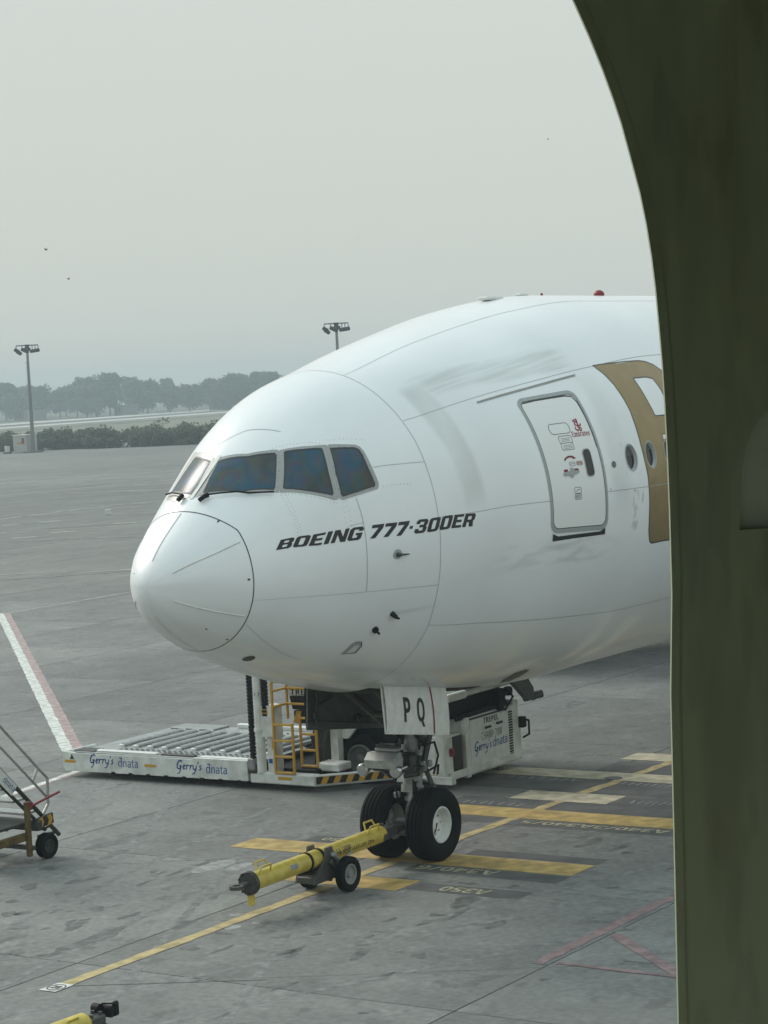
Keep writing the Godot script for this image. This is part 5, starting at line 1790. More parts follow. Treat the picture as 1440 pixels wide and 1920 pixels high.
	obj("cable_coupling", m, MT["black"], hs)
	# bridge platform over the housing
	m = MB.new()
	m.box(Vector3(6.66, 1.6, -2.6), Vector3(3.1, 0.17, 0.16), 0.02)
	m.box(Vector3(5.4, 1.58, -2.58), Vector3(0.6, 0.14, 0.3), 0.02)
	var br := obj("bridge_platform", m, MT["loader_white"], t)
	m = MB.new()
	m.cyl(Vector3(5.75, 1.66, -2.5), Vector3(8.1, 1.66, -2.5), 0.05, 0.05)
	obj("bridge_rail", m, MT["steel"], br)
	m = MB.new()
	m.box(Vector3(6.66, 1.58, -4.2), Vector3(3.0, 0.14, 3.0), 0.02)
	obj("bridge_deck", m, MT["dark_steel"], br)
	m = MB.new()
	m.box(Vector3(6.3, 1.3, -3.2), Vector3(2.0, 0.34, 1.0), 0.02)
	m.cyl(Vector3(5.5, 1.16, -2.56), Vector3(7.2, 1.2, -2.56), 0.05)
	m.box(Vector3(7.0, 1.34, -2.55), Vector3(0.2, 0.3, 0.16), 0.03)
	m.box(Vector3(7.3, 1.4, -2.55), Vector3(0.16, 0.16, 0.14), 0.03)
	m.box(Vector3(6.9, 1.2, -2.5), Vector3(0.16, 0.2, 0.12), 0.03)
	m.tube([Vector3(6.8, 1.4, -2.5), Vector3(7.1, 1.48, -2.45), Vector3(7.3, 1.3, -2.45), Vector3(7.0, 1.1, -2.45)], 0.02)
	obj("lift_mechanism", m, MT["black"], t)
	m = MB.new()
	m.prism(pts([6.45, 1.72, 7.0, 1.72, 7.2, 1.5, 7.22, 1.36, 7.38, 1.38, 7.38, 1.3, 7.2, 1.26, 7.0, 1.3]), Transform3D(Basis(), Vector3(0, 0, -2.05)), 0.1)
	m.cyl(Vector3(7.1, 1.32, -2.1), Vector3(7.4, 1.36, -1.9), 0.075, 0.075)
	obj("side_stop_arm", m, MT["gun"], t)
	for q in [Vector3(4.3, 0, -5.6), Vector3(5.1, 0, -2.66), Vector3(7.0, 0, -2.64), Vector3(6.8, 0, -5.6)]:
		m = MB.new()
		m.cyl(q + Vector3(0, 0.03, 0), q + Vector3(0, 0.32, 0), 0.035)
		m.cyl(q + Vector3(0, 0.001, 0), q + Vector3(0, 0.03, 0), 0.11, 0.09)
		obj("jack_foot", m, MT["gun"], t)

# ---------------------------------------------------------------- tow bars and steps
func make_towbars() -> void:
	var t := thing("tow_bar", "long yellow tow bar on two small wheels coupled to the nose gear", "tow bar", Vector3(-2.17, 0, 0), 0.0, "aircraft tow bars")
	var o := Vector3(2.17, 0, 0)
	var a := Vector3(-4.02, 0.49, 0)
	var b := Vector3(-0.78, 0.53, 0)
	var d := (b - a).normalized()
	var m := MB.new()
	m.lathe(o + a, d, [[0, 0.0], [0, 0.125], [3.16, 0.125], [3.2, 0.12], [3.24, 0.1], [3.25, 0.0]], 28)
	var tube := obj("bar_tube", m, MT["yellow"], t)
	m = MB.new()
	m.lathe(o + a, -d, [[-0.02, 0.0], [-0.02, 0.165], [0.03, 0.165], [0.04, 0.155], [0.045, 0.07], [0.045, 0.0]], 28)
	for k in 10:
		var an := TAU * k / 10
		var q := o + a - d * 0.035 + Vector3(0, cos(an), sin(an)) * 0.145
		m.cyl(q, q - d * 0.03, 0.014, 0.014, 6)
	obj("end_flange", m, MT["dark_steel"], t)
	m = MB.new()
	# tow eye: bar and ring
	m.box(o + a + Vector3(-0.12, 0.0, 0), Vector3(0.2, 0.05, 0.09), 0.012)
	m.lathe(o + a + Vector3(-0.29, -0.0, 0), Vector3.UP, [[-0.025, 0.055], [-0.025, 0.1], [0.025, 0.1], [0.025, 0.055], [-0.025, 0.055]], 22)
	obj("tow_eye", m, MT["gun"], t)
	m = MB.new()
	m.box(o + a + Vector3(0.02, -0.23, 0.0), Vector3(0.09, 0.16, 0.08), 0.012)
	obj("prop_foot", m, MT["yellow"], t)
	# grab handles along the top
	for q in [[0.1, 0.1], [0.3, -0.02], [2.75, 0.1], [2.95, -0.02]]:
		m = MB.new()
		var c: Vector3 = o + a + d * q[0]
		var s: float = 0.08 if q[1] > 0 else -0.09
		m.tube([c + Vector3(0, 0.1, s), c + Vector3(0.03, 0.2, s * 1.5), c + Vector3(0.24, 0.2, s * 1.5), c + Vector3(0.27, 0.1, s)], 0.014, 6)
		obj("grab_handle", m, MT["yellow"], t)
	# head at the nose gear
	m = MB.new()
	m.box(o + Vector3(-0.62, 0.545, 0), Vector3(0.38, 0.14, 0.2), 0.02)
	m.box(o + Vector3(-0.42, 0.545, 0.09), Vector3(0.3, 0.08, 0.05), 0.01)
	m.box(o + Vector3(-0.42, 0.545, -0.09), Vector3(0.3, 0.08, 0.05), 0.01)
	for q in [Vector3(-0.7, 0.63, 0.05), Vector3(-0.55, 0.63, 0.05), Vector3(-0.7, 0.63, -0.05), Vector3(-0.55, 0.63, -0.05)]:
		m.cyl(o + q, o + q + Vector3(0, 0.035, 0), 0.025, 0.025, 8)
	m.box(o + Vector3(-0.84, 0.5, 0.11), Vector3(0.16, 0.09, 0.06), 0.015)
	obj("coupling_head", m, MT["gun"], t)
	# wheel carriage: saddle, straps, lifting jack
	m = MB.new()
	m.lathe(o + a + d * 1.28, d, [[0, 0.127], [0, 0.135], [0.05, 0.135], [0.05, 0.127]], 28)
	m.lathe(o + a + d * 1.56, d, [[0, 0.127], [0, 0.135], [0.05, 0.135], [0.05, 0.127]], 28)
	obj_each("clamp_strap", m, MT["black"], t)
	m = MB.new()
	var pl := pts([-2.78, 0.2, -2.2, 0.2, -2.16, 0.28, -2.26, 0.5, -2.32, 0.66, -2.46, 0.66, -2.5, 0.5, -2.6, 0.42, -2.74, 0.32])
	for s in [0.14, -0.17]:
		m.prism(pl, Transform3D(Basis(), o + Vector3(0.02, 0, s)), 0.03)
	m.box(o + Vector3(-2.45, 0.25, 0), Vector3(0.6, 0.1, 0.3), 0.015)
	obj("saddle", m, MT["gun"], t)
	m = MB.new()
	m.box(o + Vector3(-2.17, 0.25, 0), Vector3(0.09, 0.09, 0.52), 0.01)
	m.box(o + Vector3(-2.25, 0.3, 0.1), Vector3(0.07, 0.3, 0.08), 0.01, Basis(Vector3(0, 0, 1), -0.5))
	m.box(o + Vector3(-2.28, 0.36, 0.2), Vector3(0.34, 0.08, 0.06), 0.01, Basis(Vector3(0, 0, 1), -0.7))
	obj("wheel_axle", m, MT["dark_steel"], t)
	m = MB.new()
	m.cyl(o + Vector3(-2.35, 0.56, 0.21), o + Vector3(-2.15, 0.4, 0.2), 0.035)
	m.cyl(o + Vector3(-2.15, 0.4, 0.2), o + Vector3(-2.05, 0.32, 0.2), 0.02)
	m.tube([o + Vector3(-2.2, 0.38, 0.19), o + Vector3(-1.95, 0.45, 0.18), o + Vector3(-1.8, 0.47, 0.14)], 0.02)
	obj("lifting_jack", m, MT["steel"], t)
	for s in [1.0, -1.0]:
		m = MB.new()
		m.lathe(o + Vector3(-2.17, 0.25, 0.33 * s), Vector3(0, 0, 1), tyre_profile(0.07, 0.25, 0.14), 32)
		var w := obj("wheel", m, MT["rubber"], t)
		m = MB.new()
		m.lathe(o + Vector3(-2.17, 0.25, 0.33 * s), Vector3(0, 0, s), [[-0.05, 0.145], [0.05, 0.145], [0.05, 0.125], [0.02, 0.115], [0.015, 0.06], [0.05, 0.045], [0.055, 0.0]], 24)
		obj("rim", m, MT["gear_grey"], w)
	# worn stencil letters on the tube and a small plate
	var on_tube := func(along: float, around: float) -> Callable:
		return func(p: Vector2) -> Array:
			var an := around - p.y / 0.127
			var n := Vector3(0, sin(an), cos(an))
			return [o + a + d * (along + p.x) + n * 0.1275, n]
	m = MB.new()
	write_text(m, "B777 /330", 0.5, 0.06, on_tube.call(2.0, 0.28), "Droid Sans", 700)
	write_text(m, "FOR B747/777/767 CAP", 1.0, 0.055, on_tube.call(2.35, -0.08), "Droid Sans", 700)
	obj("stencil_lettering", m, MT["print_black"], tube)
	m = MB.new()
	m.fill([rounded(Vector2.ZERO, Vector2(0.09, 0.035), 0.01, 3)], on_tube.call(0.88, 0.3), 0.5, 0.02)
	obj("small_plate", m, MT["gear_grey"], tube)
	# the other bar: only its head and the first of its tube show at the lower edge
	t = thing("tow_bar", "yellow tow bar with black coupling head, cut off by the bottom of the frame", "tow bar", Vector3(-10.22, 0.12, 2.48), 0.0, "aircraft tow bars")
	t.scale = Vector3.ONE * 0.88
	m = MB.new()
	m.lathe(Vector3(0.0, 0.45, 0), Vector3(-1, 0.02, 0), [[0, 0.0], [0, 0.1], [0.05, 0.13], [3.2, 0.13], [3.2, 0.0]], 24)
	obj("bar_tube", m, MT["yellow"], t)
	m = MB.new()
	m.box(Vector3(0.12, 0.44, 0), Vector3(0.3, 0.12, 0.2), 0.02)
	for q in [Vector3(0.04, 0.5, 0.06), Vector3(0.2, 0.5, 0.06), Vector3(0.04, 0.5, -0.06), Vector3(0.2, 0.5, -0.06)]:
		m.cyl(q, q + Vector3(0, 0.04, 0), 0.028, 0.028, 8)
	m.box(Vector3(0.14, 0.34, 0.1), Vector3(0.24, 0.1, 0.05), 0.01)
	obj("coupling_plate", m, MT["gun"], t)
	m = MB.new()
	m.cyl(Vector3(0.3, 0.54, -0.13), Vector3(0.3, 0.54, -0.02), 0.06)
	m.box(Vector3(0.36, 0.5, 0.03), Vector3(0.08, 0.14, 0.2), 0.02)
	m.box(Vector3(0.44, 0.52, 0.1), Vector3(0.1, 0.18, 0.06), 0.02)
	m.tube([Vector3(0.32, 0.56, -0.02), Vector3(0.32, 0.6, 0.0), Vector3(0.38, 0.6, 0.14), Vector3(0.42, 0.56, 0.14)], 0.013, 6)
	obj("jaw", m, MT["black"], t)
	m = MB.new()
	m.tube([Vector3(-0.2, 0.5, 0.05), Vector3(-0.22, 0.58, 0.08), Vector3(-0.4, 0.58, 0.08), Vector3(-0.44, 0.5, 0.05)], 0.014, 6)
	obj("grab_handle", m, MT["yellow"], t)
	for s in [1.0, -1.0]:
		m = MB.new()
		m.lathe(Vector3(-2.0, 0.25, 0.33 * s), Vector3(0, 0, 1), tyre_profile(0.07, 0.25, 0.14), 28)
		obj("wheel", m, MT["rubber"], t)

func make_steps() -> void:
	var t := thing("access_steps", "mobile metal steps with handrail, red push bar and yellow chassis at the left edge", "access steps")
	var z := -5.6
	var m := MB.new()
	# stringers: each a pair of tubes; the steps rise towards -x
	var lo := Vector3(-1.57, 0.3, z)
	var up := Vector3(-3.6, 2.33, z)
	var run := (up - lo).normalized()
	for zz in [0.0, -1.1]:
		m = MB.new()
		m.cyl(lo + Vector3(0, 0, zz), up + Vector3(0, 0, zz), 0.035)
		m.cyl(lo + Vector3(-0.34, 0.14, zz + 0.03), up + Vector3(-0.24, -0.1, zz + 0.03), 0.028)
		for k in 5:
			var c := lo + run * (0.25 + 0.5 * k) + Vector3(0, 0, zz)
			m.cyl(c, c + Vector3(-0.22, -0.02, 0.02), 0.018)
		obj("stringer", m, MT["dark_steel"], t)
	for k in 8:
		m = MB.new()
		var c := lo + run * (0.32 + 0.33 * k) + Vector3(-0.17, 0.0, -0.55)
		m.box(c, Vector3(0.26, 0.035, 1.08), 0.006)
		obj("tread", m, MT["steel"], t)
	# handrail
	for zz in [0.0, -1.1]:
		m = MB.new()
		var q := Vector3(0, 0, zz)
		m.tube([Vector3(-3.4, 2.85, z) + q, Vector3(-1.97, 1.43, z) + q, Vector3(-1.76, 1.23, z) + q, Vector3(-1.78, 0.82, z) + q, Vector3(-2.05, 0.53, z) + q], 0.024)
		m.tube([Vector3(-3.4, 2.5, z) + q, Vector3(-1.78, 0.92, z) + q], 0.022)
		m.cyl(Vector3(-1.97, 1.43, z) + q, Vector3(-2.1, 1.23, z) + q, 0.02)
		m.cyl(Vector3(-2.8, 2.24, z) + q, Vector3(-2.95, 2.06, z) + q, 0.02)
		obj("handrail", m, MT["steel"], t)
	m = MB.new()
	var e := Vector3(-1, 0.98, 0).normalized()
	m.box(Vector3(-2.86, 1.45, z + 0.05), Vector3(0.8, 0.19, 0.015), 0.004, Basis(-e, Vector3(-e.y, e.x, 0) * -1.0, Vector3(0, 0, 1)))
	var bd := obj("name_board", m, MT["white"], t)
	m = MB.new()
	write_text(m, "dnata", 0.3, 0.1, lay_plane(Vector3(-2.68, 1.3, z + 0.062), -e, Vector3(-e.y, e.x, 0) * -1.0), "Droid Sans", 400)
	write_text(m, "Gerry's", 0.3, 0.1, lay_plane(Vector3(-3.0, 1.61, z + 0.062), -e, Vector3(-e.y, e.x, 0) * -1.0), "Droid Serif", 400)
	obj("company_lettering", m, MT["print_blue"], bd)
	# chassis
	m = MB.new()
	m.box(Vector3(-2.37, 0.55, z + 0.1), Vector3(0.085, 0.86, 0.085), 0.015)
	obj_each("corner_post", m, MT["yellow_worn"], t)
	m = MB.new()
	m.box(Vector3(-2.9, 0.42, z + 0.06), Vector3(1.0, 0.13, 0.06), 0.015, Basis(Vector3(0, 0, 1), 0.02))
	obj("side_beam", m, MT["yellow_worn"], t)
	m = MB.new()
	m.box(Vector3(-2.15, 0.56, z - 0.5), Vector3(0.12, 0.16, 1.3), 0.015)
	m.box(Vector3(-2.3, 0.24, z - 0.5), Vector3(0.07, 0.07, 1.3), 0.01)
	m.box(Vector3(-2.6, 0.62, z - 0.5), Vector3(1.0, 0.05, 1.1), 0.01)
	m.box(Vector3(-1.75, 0.33, z - 0.1), Vector3(0.4, 0.05, 0.05), 0.01)
	obj("chassis_frame", m, MT["dark_steel"], t)
	m = MB.new()
	m.box(Vector3(-1.98, 0.6, z + 0.08), Vector3(0.4, 0.17, 0.05), 0.01, Basis(Vector3(0, 0, 1), 0.1))
	var mg := obj("mudguard", m, MT["print_black"], t)
	m = MB.new()
	for k in 2:
		var x := -2.14 + 0.2 * k
		m.fill([pts([x, 0.51, x + 0.09, 0.52, x + 0.13, 0.6, x + 0.09, 0.68, x, 0.67, x + 0.04, 0.6])], func(q): return [Vector3(q.x, q.y + (q.x + 1.98) * 0.1, z + 0.109), Vector3(0, 0, 1)])
	obj_each("hazard_stripe", m, MT["orange"], mg)
	m = MB.new()
	m.box(Vector3(-2.33, 0.9, z + 0.1), Vector3(0.09, 0.14, 0.09), 0.02)
	m.box(Vector3(-1.95, 0.93, z + 0.08), Vector3(0.75, 0.035, 0.035), 0.01, Basis(Vector3(0, 0, 1), 0.16))
	obj("push_bar", m, MT["red"], t)
	for q in [Vector3(-1.92, 0.2, z + 0.05), Vector3(-2.05, 0.2, z - 1.15), Vector3(-3.7, 0.2, z + 0.05), Vector3(-3.7, 0.2, z - 1.15)]:
		m = MB.new()
		m.lathe(q, Vector3(0, 0, 1), tyre_profile(0.085, 0.2, 0.1), 32)
		var w := obj("wheel", m, MT["rubber"], t)
		m = MB.new()
		m.lathe(q, Vector3(0, 0, 1), [[-0.07, 0.1], [0.06, 0.105], [0.06, 0.085], [0.03, 0.075], [0.03, 0.04], [0.055, 0.03], [0.055, 0.0]], 24)
		obj("rim", m, MT["dark_steel"], w)

# ---------------------------------------------------------------- the far side of the airfield
func make_masts() -> void:
	var spots := [[Vector3(207, 0, -195.6), "tall floodlight mast beside the white cabinet at the far apron edge"], [EYE + Vector3(0.813, 0, -0.573) * 290.0 * Vector3(1, 0, 1), "floodlight mast whose head shows above the airliner's nose"]]
	spots[1][0] = Vector3(207.6, 0, -144.2)
	var first: Node3D
	for k in 2:
		if k == 0:
			first = thing("floodlight_mast", spots[0][1], "floodlight", spots[0][0], 0.0, "floodlight masts along the apron edge")
			var m := MB.new()
			m.lathe(Vector3.ZERO, Vector3.UP, [[0, 0.42], [0.3, 0.42], [0.35, 0.3], [14.0, 0.16], [14.0, 0.0]], 12)
			obj("mast_pole", m, MT["mast"], first)
			m = MB.new()
			m.box(Vector3(0, 0.05, 0), Vector3(2.4, 0.3, 1.6), 0.03)
			obj("mast_base", m, MT["slab1"], first)
			m = MB.new()
			var u := right
			var w := ahead
			m.tube([-u * 1.5 + Vector3(0, 14.75, 0), u * 1.5 + Vector3(0, 14.75, 0)], 0.07)
			m.tube([-w * 1.0 + Vector3(0, 14.7, 0), w * 1.0 + Vector3(0, 14.7, 0)], 0.06)
			for s in [-1.5, -0.7, 0.7, 1.1, 1.5]:
				m.cyl(u * s + Vector3(0, 14.75, 0), u * s + Vector3(0, 14.2, 0), 0.05)
			m.cyl(Vector3(0, 13.7, 0), Vector3(0, 14.85, 0), 0.2, 0.32)
			obj("lamp_frame", m, MT["dark"], first)
			var b := Basis(u, Vector3.UP, u.cross(Vector3.UP))
			for q in [[-1.35, 14.05, -0.35, -0.6], [-1.2, 13.8, 0.3, -0.6], [-0.45, 14.1, 0.1, -0.5], [0.75, 13.95, 0.2, 0.12], [1.3, 14.0, -0.1, 0.12], [0.1, 14.2, -0.6, 0.0]]:
				m = MB.new()
				m.box(u * q[0] + Vector3(0, q[1], 0) + w * q[2], Vector3(0.85, 0.48, 0.6), 0.1, b * Basis(Vector3(0, 0, 1), q[3]))
				obj("floodlight_lamp", m, MT["dark"], first)
		else:
			copy_of(first, spots[k][0], 0.0, spots[k][1])
	var m := MB.new()
	var c := thing("equipment_cabinet", "pale equipment cabinet with red notice at the foot of the mast", "cabinet", Vector3(207.6, 0, -197.6), 0.0)
	m.box(Vector3(0, 1.25, 0), Vector3(2.2, 2.4, 2.5), 0.05)
	obj("housing", m, MT["wall_pale"], c)
	m = MB.new()
	m.box(Vector3(0, 2.47, 0), Vector3(2.4, 0.1, 2.7), 0.03)
	obj("lid", m, MT["white"], c)
	m = MB.new()
	m.box(Vector3(-1.12, 1.35, 0.2), Vector3(0.02, 0.28, 1.4))
	obj("orange_sign", m, MT["brick_sign"], c)
	m = MB.new()
	m.box(Vector3(-1.125, 1.65, 0.65), Vector3(0.02, 0.75, 0.5))
	obj("red_sign", m, MT["red"], c)
	c = thing("waste_bin", "small white bin left of the equipment cabinet", "bin", Vector3(205.9, 0, -199.4), 0.0)
	m = MB.new()
	m.lathe(Vector3(0, 0.25, 0), Vector3.UP, [[0, 0.0], [0, 0.33], [0.75, 0.4], [0.78, 0.36], [0.78, 0.0]], 16)
	obj("bin_body", m, MT["white"], c)
	m = MB.new()
	m.box(Vector3(0, 0.12, 0), Vector3(0.9, 0.25, 0.9), 0.03)
	obj("bin_foot", m, MT["shade_grey"], c)
	c = thing("marker_board", "small white marker board lying on the far asphalt", "marker", Vector3(77.6, 0, -72.0), 0.6)
	m = MB.new()
	m.box(Vector3(0, 0.14, 0), Vector3(0.2, 0.32, 0.36), 0.02)
	obj("board", m, MT["white"], c)
	c = thing("radio_mast", "thin lattice radio mast rising behind the far trees", "radio mast", Vector3(840, 0, -773))
	m = MB.new()
	for k in 3:
		var a := TAU * k / 3
		m.cyl(Vector3(cos(a) * 0.35, 0, sin(a) * 0.35), Vector3(cos(a) * 0.2, 26.5, sin(a) * 0.2), 0.1, 0.08, 5)
	for k in 18:
		m.cyl(Vector3(-0.3, k * 1.4, 0.0), Vector3(0.3, k * 1.4 + 1.4, 0.1), 0.05, 0.05, 4)
	obj("lattice", m, MT["mast"], c)
	m = MB.new()
	m.box(Vector3(0, 26.6, 0), Vector3(1.0, 0.7, 1.0), 0.1)
	obj("mast_head", m, MT["mast"], c)

# a crown of many small leaf faces gathered in clumps
func crown_mesh(sd: int, w: float, h: float, lobes: int, leaves: int, leaf: float, low: float) -> MB:
	var r := RandomNumberGenerator.new()
	r.seed = sd
	var m := MB.new()
	for k in lobes:
		var f := (k + 0.5) / lobes
		var y := lerpf(low, h * 0.86, pow(f, 0.8))
		var wide := w * 0.5 * (0.35 + 0.75 * sin(PI * clampf((y - low * 0.6) / (h - low * 0.6), 0.05, 0.97)))
		var a := r.randf() * TAU
		var o := Vector3(cos(a), 0, sin(a)) * wide * r.randf_range(0.25, 0.8) + Vector3(0, y, 0)
		var s := Vector3(r.randf_range(0.8, 1.3), r.randf_range(0.6, 0.95), r.randf_range(0.8, 1.3)) * w * r.randf_range(0.14, 0.24)
		for i in leaves:
			var d := Vector3(r.randfn(), r.randfn(), r.randfn()).normalized()
			var p := o + d * s * pow(r.randf(), 0.35)
			var n := (d + Vector3(r.randfn(), r.randfn() + 0.4, r.randfn()) * 0.6).normalized()
			var u := n.cross(Vector3(r.randfn(), r.randfn(), r.randfn())).normalized() * leaf * r.randf_range(0.5, 1.2)
			var v := n.cross(u) * 0.7
			m.squad(p - u - v * 0.3, p - u * 0.2 + v, p + u + v * 0.2, p + u * 0.1 - v, n, n, n, n)
	return m

func plant(called: String, label: String, category: String, group: String, sd: int, w: float, h: float, lobes: int, leaves: int, leaf: float, low: float, mt: String, trunk: float) -> Node3D:
	var t := thing(called, label, category, Vector3.ZERO, 0.0, group)
	var m := MB.new()
	var r := RandomNumberGenerator.new()
	r.seed = sd + 99
	m.lathe(Vector3.ZERO, Vector3.UP, [[-0.5, trunk * 1.3], [low, trunk], [h * 0.7, trunk * 0.3]], 7)
	for k in 7:
		var a := r.randf() * TAU
		var y := lerpf(low * 0.8, h * 0.6, r.randf())
		m.cyl(Vector3(0, y, 0), Vector3(cos(a) * w * 0.3, y + h * 0.18, sin(a) * w * 0.3), trunk * 0.4, trunk * 0.15, 5)
	obj("trunk", m, MT["bark"], t)
	obj("crown", crown_mesh(sd, w, h, lobes, leaves, leaf, low), MT[mt], t)
	return t

func ordinal(n: int) -> String:
	return "%d%s" % [n, "th" if n % 100 in [11, 12, 13] else {1: "st", 2: "nd", 3: "rd"}.get(n % 10, "th")]

func make_far_plants() -> void:
	# rows of trees beyond the runway, each placed by its distance along the view and across it
	var kinds := []
	var row := func(across: float, away: float) -> Vector3: return Vector3(EYE.x, -0.3, EYE.z) + ahead * away + right * across
	var looks := [["broad rounded tree", 13.0, 14.0], ["tall loose crowned tree", 11.0, 16.0], ["low spreading tree", 15.0, 12.0], ["narrow upright tree", 8.0, 15.0]]
	for k in 4:
		var o := plant("far_tree", "", "tree", "trees beyond the runway", 40 + k, looks[k][1], looks[k][2], 34 + 4 * k, 110, 0.55, looks[k][2] * 0.22, "leaf%d" % (k % 3), 0.3)
		kinds.append(o)
	var n := 0
	var rank := 0
	var used := [false, false, false, false]
	var place := func(k: int, at: Vector3, grow: float, label: String) -> void:
		var turn := rng.randf() * TAU
		if not used[k]:
			used[k] = true
			kinds[k].position = at
			kinds[k].rotation.y = turn
			kinds[k].scale = Vector3.ONE * grow
			kinds[k].set_meta("label", label)
		else:
			copy_of(kinds[k], at, turn, label, Vector3.ONE * grow * Vector3(1, rng.randf_range(0.92, 1.08), 1))
	var x := -152.0
	while x < 140.0:
		var k: int = [0, 1, 2, 0, 3, 1, 0, 2, 1, 3, 0, 0][n % 12]
		var grow := 0.86 + 0.24 * rng.randf()
		var lift := 1.0 + 0.08 * sin(x * 0.11) - smoothstep(-60.0, -30.0, x) * 0.12
		place.call(k, row.call(x, 880 + rng.randf_range(-16, 16)), grow * lift, "%s, %s from the left in the hazy front row" % [looks[k][0], ordinal(n + 1)])
		x += rng.randf_range(5.0, 8.5)
		n += 1
	x = -160.0
	while x < 160.0:
		var k := rng.randi() % 4
		place.call(k, row.call(x, 960 + rng.randf_range(-20, 30)), 0.88 + 0.22 * rng.randf(), "%s, %s from the left in the paler back row" % [looks[k][0], ordinal(rank + 1)])
		x += rng.randf_range(6.0, 11.0)
		rank += 1
	# hedge of bushes along the apron edge
	var bushes := []
	for k in 3:
		bushes.append(plant("hedge_bush", "", "bush", "bushes along the apron edge", 70 + k, 5.0, 3.1, 16, 110, 0.2, 0.3, "leaf%d" % k, 0.08))
	var a := Vector3(216, -0.3, -236)
	var b := Vector3(219, -0.3, -60)
	for i in 96:
		var f := i / 95.0
		var p: Vector3 = a.lerp(b, f) + Vector3(rng.randf_range(-1.5, 3.5), 0, rng.randf_range(-0.6, 0.6))
		var g := Vector3(1.1, rng.randf_range(0.85, 1.05), 1.1)
		var label := "green bush in the dense hedge behind the floodlight mast"
		if i < 3:
			bushes[i].position = p
			bushes[i].rotation.y = rng.randf() * TAU
			bushes[i].set_meta("label", label)
		else:
			copy_of(bushes[i % 3], p, rng.randf() * TAU, label, g)
	# thin scrub that stands above the hedge
	var s := plant("scrub_tree", "thin sparse shrub rising above the hedge right of the mast", "shrub", "", 90, 4.0, 4.4, 10, 26, 0.16, 1.2, "leaf2", 0.05)
	s.position = Vector3(226, -0.3, -188)
	copy_of(s, Vector3(229, -0.3, -165), 1.0, "thin sparse shrub above the hedge near the airliner's nose", Vector3(1.2, 1.25, 1.2))
	# low pale buildings under the trees
	for q in [[-132.0, 866.0, 24.0, 3.4, "long pale low building under the trees left of the mast"], [-96.0, 868.0, 12.0, 3.6, "pale flat roofed hut under the trees"], [-60.0, 872.0, 8.0, 5.0, "square pale block between the far tree trunks"]]:
		var t := thing("far_building", q[4], "building", row.call(q[0], q[1]), -0.588)
		var m := MB.new()
		m.box(Vector3(0, q[3] / 2, 0), Vector3(6, q[3], q[2]), 0.05)
		obj("wall", m, MT["hut_wall"], t)
		m = MB.new()
		m.box(Vector3(0, q[3] + 0.2, 0), Vector3(6.6, 0.4, q[2] + 0.8), 0.05)
		obj("roof", m, MT["slab1"], t)
		for k in int(q[2] / 5.0):
			m = MB.new()
			m.box(Vector3(-3.02, q[3] * 0.55, -q[2] / 2 + 2.5 + k * 5.0), Vector3(0.1, 1.6, 1.8))
			obj("window", m, MT["dark"], t)

func make_birds() -> void:
	var first: Node3D
	for q in [[Vector3(62.8, 15.0, -62.5), 0.3, "small dark bird in the sky above the mast, the upper one"], [Vector3(63.3, 13.4, -61.5), 1.2, "small dark bird in the sky above the mast, the lower one"], [Vector3(71.9, 14.7, -48.8), 2.2, "tiny bird in the sky above the airliner's nose"], [Vector3(77.8, 19.4, -40.4), 0.8, "tiny bird high in the sky beside the arch"]]:
		if first:
			copy_of(first, q[0], q[1], q[2], Vector3.ONE * (0.35 if q[0].x > 70 else 0.5))
			continue
		first = thing("bird", q[2], "bird", q[0], q[1], "birds in the sky")
		first.scale = Vector3.ONE * 0.6
		var m := MB.new()
		m.lathe(Vector3(0, 0, 0), Vector3(0, 0, 1), [[-0.16, 0.0], [-0.1, 0.025], [0.0, 0.04], [0.08, 0.03], [0.12, 0.02], [0.15, 0.0]], 8)
		for s in [1.0, -1.0]:
			var w := PackedVector2Array([Vector2(0, -0.05), Vector2(0.18, -0.07), Vector2(0.34, 0.0), Vector2(0.16, 0.05), Vector2(0, 0.05)])
			m.prism(w, Transform3D(Basis(Vector3(s, 0.5, 0), Vector3(0, 0, 1), Vector3(0, 1, 0)), Vector3.ZERO), 0.012)
		obj("body", m, MT["print_black"], first)

